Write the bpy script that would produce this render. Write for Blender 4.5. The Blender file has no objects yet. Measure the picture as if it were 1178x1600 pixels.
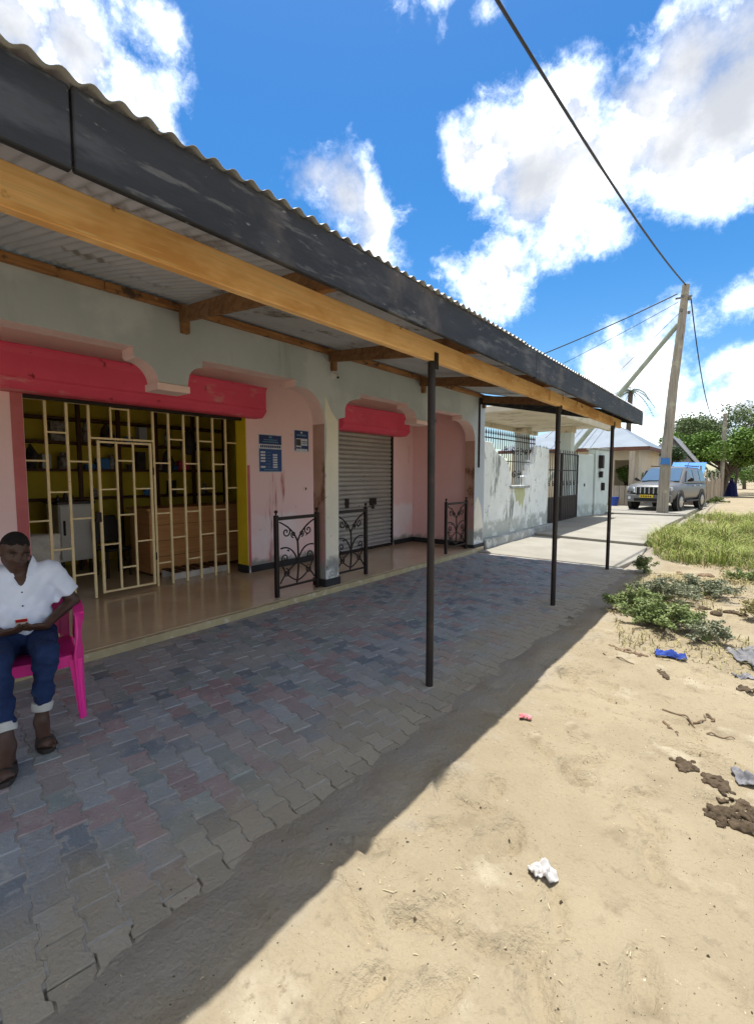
import bpy, bmesh, math, random
import numpy as np
from mathutils import Vector, Matrix
random.seed(7); rng = np.random.default_rng(7)
S = bpy.context.scene
COL = S.collection
R = math.radians

# ------------------------------------------------------------------ camera
cam = bpy.data.cameras.new('camera'); camo = bpy.data.objects.new('camera', cam); COL.objects.link(camo)
yaw, pitch = R(38.29), R(4.48)
fw = Vector((-math.sin(yaw)*math.cos(pitch), math.cos(yaw)*math.cos(pitch), -math.sin(pitch)))
camo.location = (0, 0, 1.6); camo.rotation_euler = fw.to_track_quat('-Z', 'Y').to_euler()
cam.sensor_fit = 'HORIZONTAL'; cam.sensor_width = 36.0; cam.lens = 740/1178*36
cam.clip_start = 0.05; cam.clip_end = 2000
S.camera = camo

# ------------------------------------------------------------------ sun and sky
SUNV = Vector((-0.285, 0.30, 2.70)).normalized()          # towards the sun
sun = bpy.data.lights.new('sun', 'SUN'); suno = bpy.data.objects.new('sun', sun); COL.objects.link(suno)
sun.energy = 2.25; sun.angle = R(0.55); sun.color = (1.0, 0.97, 0.91)
suno.rotation_euler = (-SUNV).to_track_quat('-Z', 'Y').to_euler(); suno.location = (0, 0, 30)
W = bpy.data.worlds.new('World'); S.world = W; W.use_nodes = True
S.view_settings.view_transform = 'Standard'; S.view_settings.look = 'None'
S.view_settings.gamma = 1.0; S.view_settings.use_curve_mapping = False
S.view_settings.exposure = 1.72
S.cycles.max_bounces = 8; S.cycles.diffuse_bounces = 5

CLOUDS = [(-0.781, 0.22, 0.584, 0.066), (-0.763, 0.287, 0.58, 0.061), (-0.75, 0.353, 0.559, 0.032), (-0.797, 0.296, 0.526, 0.038), (-0.69, 0.354, 0.632, 0.026), (-0.688, 0.376, 0.621, 0.017), (-0.732, 0.396, 0.554, 0.026), (-0.711, 0.41, 0.571, 0.013), (-0.61, 0.606, 0.51, 0.029), (-0.581, 0.648, 0.493, 0.052), (-0.56, 0.692, 0.456, 0.047), (-0.563, 0.715, 0.415, 0.037), (-0.57, 0.627, 0.531, 0.017), (-0.384, 0.752, 0.535, 0.048), (-0.34, 0.767, 0.545, 0.054), (-0.284, 0.783, 0.554, 0.058), (-0.243, 0.792, 0.56, 0.043), (-0.295, 0.821, 0.489, 0.082), (-0.229, 0.839, 0.493, 0.06), (-0.352, 0.798, 0.489, 0.044), (-0.407, 0.741, 0.534, 0.022), (-0.148, 0.825, 0.545, 0.055), (-0.097, 0.816, 0.57, 0.065), (-0.11, 0.862, 0.495, 0.084), (-0.042, 0.86, 0.508, 0.092), (-0.063, 0.893, 0.447, 0.058), (-0.159, 0.857, 0.49, 0.051), (-0.026, 0.82, 0.572, 0.053), (-0.122, 0.793, 0.597, 0.03), (-0.273, 0.855, 0.44, 0.045), (-0.223, 0.882, 0.415, 0.03), (-0.292, 0.867, 0.403, 0.04), (-0.36, 0.852, 0.379, 0.046), (-0.42, 0.833, 0.359, 0.042), (-0.382, 0.863, 0.33, 0.04), (-0.466, 0.8, 0.378, 0.021), (-0.195, 0.893, 0.405, 0.013), (-0.124, 0.897, 0.424, 0.015), (-0.181, 0.965, 0.192, 0.047), (-0.232, 0.954, 0.191, 0.04), (-0.137, 0.97, 0.203, 0.042), (-0.122, 0.981, 0.148, 0.037), (-0.186, 0.971, 0.148, 0.043), (-0.147, 0.954, 0.261, 0.026), (-0.121, 0.955, 0.272, 0.028), (-0.21, 0.943, 0.259, 0.015), (-0.082, 0.961, 0.265, 0.013), (-0.028, 0.987, 0.159, 0.036), (-0.009, 0.994, 0.107, 0.054), (-0.06, 0.995, 0.084, 0.046), (-0.105, 0.992, 0.07, 0.043), (-0.159, 0.985, 0.061, 0.05), (-0.009, 0.983, 0.181, 0.03), (-0.04, 0.96, 0.278, 0.01), (-0.021, 0.961, 0.276, 0.013), (-0.006, 0.96, 0.28, 0.015), (-0.381, 0.631, 0.676, 0.008), (-0.329, 0.667, 0.668, 0.004), (-0.425, 0.60, 0.678, 0.004)]
def world_nodes():
    nt = W.node_tree; nt.nodes.clear(); L = nt.links
    def n(t, **k):
        o = nt.nodes.new(t)
        for a, b in k.items(): setattr(o, a, b)
        return o
    def put(s, v):
        if hasattr(v, 'is_output'): L.new(v, s)
        else: s.default_value = v
    def math_(op, a, b=0.0, c=0.0):
        o = n('ShaderNodeMath', operation=op)
        for i, v in enumerate((a, b, c)): put(o.inputs[i], v)
        return o.outputs[0]
    out = n('ShaderNodeOutputWorld'); bg = n('ShaderNodeBackground'); bg.inputs['Strength'].default_value = 0.15
    sky = n('ShaderNodeTexSky', sky_type='NISHITA'); sky.sun_disc = False
    sky.sun_elevation = math.asin(SUNV.z); sky.sun_rotation = math.atan2(SUNV.x, SUNV.y)
    sky.air_density = 1.0; sky.dust_density = 0.6; sky.ozone_density = 2.2
    hs = n('ShaderNodeHueSaturation'); hs.inputs['Saturation'].default_value = 1.42; hs.inputs['Value'].default_value = .36
    L.new(sky.outputs[0], hs.inputs['Color'])
    tc = n('ShaderNodeTexCoord'); d = tc.outputs['Generated']
    def noise(scale, det, rough, vec):
        o = n('ShaderNodeTexNoise'); put(o.inputs['Vector'], vec); o.inputs['Scale'].default_value = scale
        o.inputs['Detail'].default_value = det; o.inputs['Roughness'].default_value = rough; return o
    w1 = noise(9, 5, .6, d)
    sub = n('ShaderNodeVectorMath', operation='SUBTRACT'); L.new(w1.outputs['Color'], sub.inputs[0]); sub.inputs[1].default_value = (.5, .5, .5)
    ma = n('ShaderNodeVectorMath', operation='MULTIPLY_ADD'); L.new(sub.outputs[0], ma.inputs[0]); ma.inputs[1].default_value = (.075,)*3; L.new(d, ma.inputs[2])
    wd = ma.outputs[0]
    acc = None
    for (x, y, z, r) in CLOUDS:
        v = n('ShaderNodeVectorMath', operation='DISTANCE'); L.new(wd, v.inputs[0]); v.inputs[1].default_value = (x, y, z)
        s = math_('SUBTRACT', r*1.0, v.outputs['Value'])
        acc = s if acc is None else math_('SMOOTH_MAX', acc, s, .012)
    # unseen sky outside the view: denser bright cloud added to fill the shade
    gen = noise(2.6, 6, .58, d); dt = n('ShaderNodeVectorMath', operation='DOT_PRODUCT'); L.new(d, dt.inputs[0]); dt.inputs[1].default_value = tuple(fw)
    rest = n('ShaderNodeMapRange', interpolation_type='SMOOTHSTEP'); L.new(dt.outputs['Value'], rest.inputs['Value'])
    rest.inputs['From Min'].default_value = .42; rest.inputs['From Max'].default_value = .60; rest.inputs['To Max'].default_value = -1.0
    acc = math_('SMOOTH_MAX', acc, math_('ADD', math_('MULTIPLY', math_('SUBTRACT', gen.outputs['Fac'], .45), .8), rest.outputs[0]), .012)
    fine = noise(16, 9, .64, d)
    dens = math_('ADD', acc, math_('MULTIPLY', math_('SUBTRACT', fine.outputs['Fac'], .5), .10))
    mr = n('ShaderNodeMapRange', interpolation_type='SMOOTHSTEP'); L.new(dens, mr.inputs['Value'])
    mr.inputs['From Min'].default_value = -.020; mr.inputs['From Max'].default_value = .062
    wv = math_('ADD', acc, math_('MULTIPLY', math_('SUBTRACT', noise(24, 8, .7, wd).outputs['Fac'], .5), .12))
    wm = n('ShaderNodeMapRange', interpolation_type='SMOOTHSTEP'); L.new(wv, wm.inputs['Value'])      # thin wisps round the edges
    wm.inputs['From Min'].default_value = -.02; wm.inputs['From Max'].default_value = .06; wm.inputs['To Max'].default_value = .45
    thick = n('ShaderNodeMapRange', interpolation_type='SMOOTHSTEP')
    n2 = noise(5.5, 7, .6, d)
    tv = math_('ADD', acc, math_('MULTIPLY', math_('SUBTRACT', n2.outputs['Fac'], .5), .24)); L.new(tv, thick.inputs['Value'])
    thick.inputs['From Min'].default_value = -.02; thick.inputs['From Max'].default_value = .085
    cr = n('ShaderNodeValToRGB'); L.new(thick.outputs[0], cr.inputs[0]); e = cr.color_ramp.elements
    e[0].position = 0; e[0].color = (.98, .98, .97, 1); e[1].position = 1; e[1].color = (.140, .146, .157, 1)
    for p_, v_ in ((.26, (.50, .50, .50, 1)), (.44, (.215, .217, .22, 1)), (.66, (.186, .189, .195, 1))):
        q = e.new(p_); q.color = v_
    cc = n('ShaderNodeMix', data_type='RGBA', blend_type='MULTIPLY'); cc.inputs[0].default_value = 1.0; L.new(cr.outputs[0], cc.inputs[6]); cc.inputs[7].default_value = (10.5, 10.5, 10.5, 1)
    mx = n('ShaderNodeMix', data_type='RGBA'); L.new(math_('MAXIMUM', math_('MULTIPLY', mr.outputs[0], .97), wm.outputs[0]), mx.inputs[0])
    L.new(hs.outputs[0], mx.inputs[6]); L.new(cc.outputs[2], mx.inputs[7])
    L.new(mx.outputs[2], bg.inputs['Color']); L.new(bg.outputs[0], out.inputs[0])
world_nodes()
W.cycles.sampling_method = 'MANUAL'; W.cycles.sample_map_resolution = 512

# ------------------------------------------------------------------ materials
MATS = {}
def mat(name, c, c2=None, ns=3.0, rough=.85, bump=0.0, bs=25.0, st=(1, 1, 1), spots=(), metal=0.0, spec=.3, det=5, trans=0.0, var=0.0, dust_shade=None):
    """procedural surface: two-tone noise, shaped stains (spots) and fine relief, in world coordinates.
    spots: (colour, scale, threshold, softness, stretch, zlo, zhi) - a stain with its own noise outline, held between heights zlo..zhi"""
    m = bpy.data.materials.new(name); m.use_nodes = True; nt = m.node_tree; L = nt.links
    b = nt.nodes['Principled BSDF']; b.inputs['Roughness'].default_value = rough
    b.inputs['Metallic'].default_value = metal; b.inputs['Specular IOR Level'].default_value = spec
    if trans: b.inputs['Transmission Weight'].default_value = trans
    geo = nt.nodes.new('ShaderNodeNewGeometry'); P = geo.outputs['Position']
    def noise(scale, stretch=(1, 1, 1), detail=det):
        mp = nt.nodes.new('ShaderNodeVectorMath'); mp.operation = 'MULTIPLY'; L.new(P, mp.inputs[0]); mp.inputs[1].default_value = stretch
        o = nt.nodes.new('ShaderNodeTexNoise'); L.new(mp.outputs[0], o.inputs['Vector'])
        o.inputs['Scale'].default_value = scale; o.inputs['Detail'].default_value = detail; o.inputs['Roughness'].default_value = .62
        return o.outputs['Fac']
    def rng_(v, a, bb, lo=0.0, hi=1.0):
        o = nt.nodes.new('ShaderNodeMapRange'); o.interpolation_type = 'SMOOTHSTEP'; L.new(v, o.inputs['Value'])
        o.inputs['From Min'].default_value = a; o.inputs['From Max'].default_value = bb
        o.inputs['To Min'].default_value = lo; o.inputs['To Max'].default_value = hi; return o.outputs[0]
    def mul(a, bb):
        o = nt.nodes.new('ShaderNodeMath'); o.operation = 'MULTIPLY'; L.new(a, o.inputs[0])
        if hasattr(bb, 'is_output'): L.new(bb, o.inputs[1])
        else: o.inputs[1].default_value = bb
        return o.outputs[0]
    def mix(f, a, bb):
        o = nt.nodes.new('ShaderNodeMix'); o.data_type = 'RGBA'; L.new(f, o.inputs[0])
        for s, v in ((o.inputs[6], a), (o.inputs[7], bb)):
            if hasattr(v, 'is_output'): L.new(v, s)
            else: s.default_value = (*v, 1)
        return o.outputs[2]
    if c2 is None: c2 = tuple(x*.8 for x in c)
    col = mix(rng_(noise(ns, st), .32, .68), c, c2)
    sep = None
    for (sc, ss, th, so, sst, zl, zh) in spots:
        f = rng_(noise(ss, sst), th-so, th+so)
        if zl is not None:
            if sep is None:
                sep = nt.nodes.new('ShaderNodeSeparateXYZ'); L.new(P, sep.inputs[0])
            h = nt.nodes.new('ShaderNodeMath'); h.operation = 'ADD'; L.new(sep.outputs[2], h.inputs[0])
            nn = mul(noise(5.0), .30); L.new(nn, h.inputs[1])
            f = mul(f, rng_(h.outputs[0], zl+.15-.05, zl+.15+.05)) if zl > -5 else f
            f = mul(f, rng_(h.outputs[0], zh+.15-.06, zh+.15+.06, 1.0, 0.0)) if zh < 50 else f
        col = mix(f, col, sc)
    if dust_shade:                                                # wind-blown sand on the pavers, thicker streetwards; on the sand, shade's grey painted in
        dc, x0, x1 = dust_shade
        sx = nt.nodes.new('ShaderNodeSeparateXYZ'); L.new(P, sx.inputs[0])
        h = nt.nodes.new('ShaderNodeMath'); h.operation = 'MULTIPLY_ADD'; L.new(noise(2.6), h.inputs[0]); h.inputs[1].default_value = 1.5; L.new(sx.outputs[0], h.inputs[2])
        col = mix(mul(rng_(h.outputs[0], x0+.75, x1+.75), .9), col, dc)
    if var:
        oi = nt.nodes.new('ShaderNodeObjectInfo'); hv = nt.nodes.new('ShaderNodeHueSaturation')
        o = nt.nodes.new('ShaderNodeMapRange'); L.new(oi.outputs['Random'], o.inputs['Value']); o.inputs['To Min'].default_value = 1-var; o.inputs['To Max'].default_value = 1+var
        L.new(o.outputs[0], hv.inputs['Value']); L.new(col, hv.inputs['Color']); col = hv.outputs[0]
    L.new(col, b.inputs['Base Color'])
    if bump:
        bn = nt.nodes.new('ShaderNodeBump'); bn.inputs['Strength'].default_value = bump; bn.inputs['Distance'].default_value = .02
        L.new(noise(bs, st, 6), bn.inputs['Height']); L.new(bn.outputs[0], b.inputs['Normal'])
    MATS[name] = m; return m
A1 = (1, 1, 1); DN = (1, 1, .12); NO = None
mat('sand', (.338, .28, .186), (.28, .23, .152), 1.3, .95, .9, 48, spots=[((.24, .195, .128), 4.5, .62, .07, A1, NO, 0), ((.41, .355, .255), 2.2, .64, .08, A1, NO, 0), ((.26, .213, .143), 17, .63, .05, A1, NO, 0), ((.15, .115, .075), 42, .70, .02, A1, NO, 0), ((.60, .53, .40), 60, .71, .015, A1, NO, 0)], spec=.1, dust_shade=((.30, .272, .225), -1.0, -1.7))  # sand by the pavers tinted greyer to paint in the roof's shade
mat('paver_grey', (0.314, 0.336, 0.359), (0.262, 0.285, 0.302), 6, .88, .6, 60, spots=[((0.37, 0.375, 0.37), 14, .60, .05, A1, NO, 0), ((0.333, 0.338, 0.333), 1.25, .54, .10, (1, .7, 1), NO, 0), ((.20, .18, .16), 30, .68, .03, A1, NO, 0)], var=.10, dust_shade=((.335, .288, .208), -2.45, -1.62))
mat('paver_blue', (0.188, 0.222, 0.257), (0.154, 0.182, 0.211), 6, .88, .6, 60, spots=[((0.32, 0.33, 0.335), 14, .60, .05, A1, NO, 0), ((0.288, 0.297, 0.302), 1.25, .54, .10, (1, .7, 1), NO, 0), ((.20, .18, .16), 30, .68, .03, A1, NO, 0)], var=.10, dust_shade=((.335, .288, .208), -2.45, -1.62))
mat('paver_red', (0.336, 0.263, 0.269), (0.286, 0.218, 0.224), 6, .88, .6, 60, spots=[((0.36, 0.34, 0.33), 14, .60, .05, A1, NO, 0), ((0.324, 0.306, 0.297), 1.25, .54, .10, (1, .7, 1), NO, 0), ((.20, .18, .16), 30, .68, .03, A1, NO, 0)], var=.10, dust_shade=((.335, .288, .208), -2.45, -1.62))
mat('paver_green', (0.274, 0.319, 0.314), (0.228, 0.268, 0.262), 6, .88, .6, 60, spots=[((0.355, 0.365, 0.355), 14, .60, .05, A1, NO, 0), ((0.32, 0.329, 0.32), 1.25, .54, .10, (1, .7, 1), NO, 0), ((.20, .18, .16), 30, .68, .03, A1, NO, 0)], var=.10, dust_shade=((.335, .288, .208), -2.45, -1.62))
mat('joint_sand', (.40, .385, .35), (.29, .28, .255), 9, .95, .3, 80)
mat('concrete', (.295, .277, .235), (.245, .227, .19), 1.2, .9, .2, 40, spots=[((.27, .25, .205), 2.5, .62, .07, A1, NO, 0), ((.30, .28, .24), 26, .70, .03, A1, NO, 0)])
mat('screed', (.60, .49, .33), (.54, .43, .285), 1.6, .15, .04, 12, spots=[((.62, .51, .36), 1.5, .62, .10, A1, NO, 0)], spec=.5)
mat('kerb', (.47, .40, .235), (.38, .32, .19), 6, .8, .2, 40, spots=[((.55, .50, .38), 8, .62, .06, A1, NO, 0)])
mat('wall_grey', (.46, .50, .53), (.405, .445, .475), 1.1, .9, .15, 30, spots=[((.52, .56, .58), .8, .60, .06, A1, NO, 0), ((.35, .38, .39), 3.2, .66, .05, DN, NO, 0)])
mat('pink', (.88, .635, .64), (.84, .60, .60), .9, .8, .08, 18, spots=[((.86, .78, .82), 1.2, .52, .14, (1, 1, .5), -1, .95), ((.30, .30, .275), 4.0, .40, .06, A1, -1, .24), ((.46, .17, .17), 3.0, .66, .04, DN, -1, 2.2), ((.33, .20, .16), 9, .71, .02, A1, NO, 0)])
mat('deep_pink', (.88, .60, .60), (.84, .55, .55), 1.0, .75, .06, 18, spots=[((.34, .31, .28), 4.0, .42, .06, A1, -1, .22), ((.84, .54, .52), 1.2, .58, .10, A1, NO, 0)])
mat('pink_trim', (.84, .64, .60), (.78, .57, .54), 3, .8, .08, 18)
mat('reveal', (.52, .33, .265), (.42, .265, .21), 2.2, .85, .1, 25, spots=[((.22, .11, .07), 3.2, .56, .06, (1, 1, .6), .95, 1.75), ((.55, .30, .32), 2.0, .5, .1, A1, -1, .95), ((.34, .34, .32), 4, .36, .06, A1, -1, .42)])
mat('peel', (.76, .72, .60), (.68, .65, .55), 1.6, .85, .25, 14, spots=[((.26, .265, .25), 2.6, .34, .05, A1, .14, .42), ((.70, .71, .69), 4, .52, .06, A1, -1, .30), ((.18, .15, .11), 9, .70, .02, A1, NO, 0), ((.36, .33, .26), 2.2, .64, .05, DN, NO, 0)])
mat('skirting', (.018, .018, .02), (.03, .03, .032), 4, .6, .1, 30)
mat('red_box', (.82, .10, .18), (.74, .085, .15), 1.2, .5, .05, 20, spots=[((.75, .28, .29), 3.0, .62, .05, (1, .4, 1), NO, 0), ((.28, .02, .03), 7, .68, .04, A1, NO, 0)])
mat('red_band', (.55, .17, .18), (.47, .13, .14), 2, .7, .05, 20)
mat('yellow', (.68, .52, .05), (.60, .46, .04), 1.5, .75, .05, 20)
mat('yellow_jamb', (.74, .58, .03), (.66, .51, .02), 2, .6, .05, 20)
mat('cream_metal', (.82, .68, .40), (.73, .58, .31), 8, .5, .1, 60, spots=[((.30, .17, .08), 18, .70, .03, A1, NO, 0)])
mat('shutter', (.42, .405, .37), (.36, .345, .32), 1.5, .45, .05, 40, metal=.2, spots=[((.36, .37, .39), 1.2, .5, .12, A1, -1, .9), ((.12, .10, .08), 8, .69, .03, A1, NO, 0)])
mat('iron', (.012, .008, .007), (.024, .014, .010), 12, .55, .2, 60)
mat('pipe', (.018, .014, .013), (.030, .022, .019), 6, .5, .15, 40, spots=[((.09, .08, .07), 10, .66, .05, (1, 1, .3), NO, 0), ((.07, .032, .02), 6, .66, .05, A1, NO, 0)])
mat('new_wood', (.86, .57, .27), (.76, .46, .19), 7, .7, .12, 30, st=(9, .35, 9), spots=[((.60, .32, .11), 2.0, .56, .10, (2, .8, 2), NO, 0), ((.72, .50, .24), 11, .62, .06, (8, .25, 8), NO, 0), ((.26, .12, .045), 6.5, .665, .03, (1, .8, 1), NO, 0)], det=4)
mat('old_wood', (.29, .155, .065), (.19, .09, .035), 5, .8, .3, 25, st=(2, 1, 5), spots=[((.10, .05, .025), 5, .64, .06, A1, NO, 0)])
mat('plate_wood', (.40, .20, .075), (.24, .105, .04), 4, .8, .3, 25, st=(4, .6, 4), spots=[((.07, .045, .03), 6, .60, .05, A1, NO, 0), ((.52, .38, .22), 5, .66, .04, A1, NO, 0)])
mat('fascia', (.017, .018, .021), (.030, .031, .034), 2.2, .62, .3, 20, st=(1, .5, 2), spots=[((.055, .057, .062), 2.6, .60, .08, (1, .7, 2.5), NO, 0), ((.095, .094, .092), 9, .62, .06, (1, .45, 2.5), NO, 0), ((.10, .085, .075), 1.3, .60, .08, A1, NO, 0), ((.20, .198, .19), 20, .68, .03, (1, .6, 1.6), NO, 0)])
mat('zinc', (.56, .58, .60), (.47, .49, .51), 1.4, .45, .05, 30, metal=.25, spots=[((.22, .20, .17), 2.2, .62, .07, A1, NO, 0), ((.56, .58, .60), 6, .66, .05, A1, NO, 0)])
mat('white_paint', (.70, .69, .66), (.62, .61, .58), 3, .5, .03, 30)
mat('counter_wood', (.50, .26, .10), (.42, .20, .075), 4, .6, .1, 25, st=(1, .5, 6))
mat('shelf_wood', (.10, .04, .018), (.075, .03, .014), 5, .6, .1, 25)
mat('dark_goods', (.03, .03, .035), (.07, .05, .045), 9, .5)
mat('mixed_goods', (.35, .34, .33), (.12, .08, .07), 14, .5)
mat('sacking', (.62, .60, .55), (.52, .50, .46), 9, .9, .3, 30)
mat('poster_blue', (.012, .045, .19), (.010, .06, .24), 7, .4)
mat('poster_navy', (.010, .02, .11), (.014, .028, .15), 7, .4)
mat('poster_white', (.62, .64, .68), (.50, .54, .62), 12, .5)
mat('poster_sky', (.10, .24, .36), (.06, .17, .30), 12, .5)
mat('chair_pink', (.86, .035, .33), (.80, .03, .29), 2, .35, .03, 30, spec=.5)
mat('skin', (.082, .043, .028), (.066, .034, .022), 9, .5, .06, 60, spec=.4)
mat('hair', (.010, .009, .009), (.016, .014, .013), 60, .9, .6, 120)
mat('shirt', (.74, .80, .92), (.68, .74, .88), 5, .85, .12, 45)
mat('jeans', (.007, .018, .065), (.013, .032, .10), 6, .85, .3, 90, spots=[((.05, .085, .16), 5, .64, .08, A1, NO, 0)])
mat('cuff', (.52, .52, .49), (.45, .45, .42), 8, .9, .2, 60)
mat('sandal', (.030, .024, .021), (.045, .036, .03), 10, .6, .2, 50)
mat('eye_white', (.16, .13, .11), (.12, .10, .08), 30, .3)
mat('nail', (.30, .19, .15), (.26, .16, .12), 30, .4)
mat('lip', (.085, .032, .026), (.07, .028, .022), 20, .45)
mat('phone_white', (.75, .75, .76), (.7, .7, .7), 5, .3)
mat('phone_red', (.55, .03, .03), (.5, .03, .03), 5, .35)
mat('button', (.05, .05, .06), (.04, .04, .05), 5, .4)
mat('old_white', (.78, .80, .76), (.68, .705, .67), 1.4, .9, .2, 20, spots=[((.20, .215, .195), 3.4, .62, .06, (1, 1, .22), NO, 0), ((.36, .38, .35), 7, .62, .05, (1, 1, .3), NO, 0), ((.42, .44, .40), 3, .45, .07, A1, -1, .55), ((.09, .095, .085), 14, .67, .03, A1, NO, 0)])
mat('stain_green', (.50, .51, .28), (.42, .44, .26), 6, .9)
mat('grey_plinth', (.37, .38, .355), (.26, .27, .25), 2.6, .9, .25, 20, spots=[((.55, .565, .54), 3, .58, .06, A1, NO, 0), ((.15, .155, .14), 6, .64, .05, A1, NO, 0)])
mat('pale_blue_wall', (.56, .63, .61), (.49, .56, .54), 1.6, .9, .1, 20, spots=[((.36, .41, .385), 2.4, .48, .06, A1, -1, .5), ((.42, .46, .44), 5, .66, .04, DN, NO, 0)])
mat('cream_wall', (.66, .56, .40), (.58, .49, .35), 1.2, .9, .1, 20, spots=[((.40, .33, .22), 2.6, .64, .06, DN, NO, 0)])
mat('canopy_paint', (.60, .55, .43), (.50, .45, .34), 1.3, .9, .1, 20, spots=[((.34, .29, .20), 2.0, .60, .07, A1, NO, 0)])
mat('glass_shard', (.25, .35, .33), (.2, .3, .28), 5, .1)
mat('blue_roof', (.20, .235, .27), (.17, .20, .235), 1.2, .55, .05, 20, metal=.1)
mat('grey_roof', (.30, .30, .31), (.25, .25, .26), 1.2, .4, .05, 20, metal=.2)
mat('brown_board', (.16, .07, .045), (.12, .055, .035), 3, .7)
mat('kiosk_blue', (.06, .22, .55), (.05, .18, .47), 3, .5)
mat('plastic_blue', (.02, .07, .38), (.016, .055, .32), 3, .4)
mat('tarp_white', (.50, .52, .54), (.44, .46, .49), 3, .5)
mat('pole_wood', (.36, .32, .26), (.25, .22, .175), 3, .85, .35, 25, st=(5, 5, .35), spots=[((.16, .14, .11), 4, .62, .05, (3, 3, .3), NO, 0), ((.44, .42, .30), 2, .62, .08, A1, NO, 0)])
mat('strut_wood', (.36, .40, .34), (.27, .31, .26), 3, .85, .3, 25)
mat('cable', (.012, .012, .014), (.02, .02, .022), 5, .5)
mat('insulator', (.20, .19, .17), (.14, .13, .12), 8, .4)
mat('car_paint', (.135, .135, .132), (.125, .125, .122), 2, .34, 0, metal=.15, spec=.6, spots=[((.30, .26, .20), 1.6, .64, .12, A1, -1, .55)])
mat('car_black', (.014, .014, .015), (.02, .02, .02), 6, .5)
mat('car_glass', (.05, .11, .20), (.045, .10, .18), 2, .06, spec=.9)
mat('chrome', (.62, .63, .65), (.56, .57, .58), 4, .18, metal=.9)
mat('lamp_glass', (.62, .66, .70), (.55, .58, .62), 6, .12, spec=.8)
mat('plate_yellow', (.72, .52, .03), (.66, .47, .02), 4, .5)
mat('tyre', (.016, .016, .016), (.03, .028, .025), 8, .85, .2, 40)
mat('rim', (.34, .35, .36), (.26, .27, .28), 8, .35, metal=.6)
mat('fence_wood', (.47, .40, .31), (.34, .285, .215), 3, .9, .25, 25, st=(1, 1, .3), spots=[((.18, .15, .11), 5, .62, .05, DN, NO, 0)], var=.15)
mat('bark', (.13, .10, .07), (.085, .065, .045), 6, .9, .4, 20)
mat('leaf', (.14, .235, .035), (.09, .165, .025), 1.2, .6, var=.0)
mat('leaf_dark', (.035, .075, .018), (.025, .055, .014), 1.2, .6)
mat('leaf_grey', (.12, .17, .06), (.09, .13, .045), 1.2, .7)
mat('grass', (.185, .24, .04), (.26, .285, .06), 1.3, .7)
mat('grass_dry', (.40, .33, .16), (.27, .25, .11), 2.0, .8)
mat('weed', (.145, .20, .06), (.20, .24, .09), 3.0, .7)
mat('weed_pale', (.23, .24, .16), (.16, .185, .105), 3.0, .7)
mat('dung', (.055, .038, .022), (.11, .08, .05), 14, .95, .6, 50)
mat('root', (.24, .165, .10), (.14, .095, .06), 14, .9, .3, 50)
mat('straw', (.58, .50, .33), (.45, .37, .23), 14, .85)
mat('cloth_blue', (.018, .045, .24), (.03, .07, .33), 9, .8, .2, 60)
mat('cloth_grey', (.24, .235, .245), (.12, .12, .13), 8, .85, .2, 50)
mat('paper', (.56, .55, .54), (.48, .45, .42), 18, .7)
mat('wrapper_pink', (.70, .32, .34), (.62, .15, .17), 30, .5)
mat('robe', (.010, .012, .06), (.014, .018, .085), 5, .9)
mat('plastic_black', (.012, .011, .011), (.02, .018, .018), 5, .4)

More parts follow.
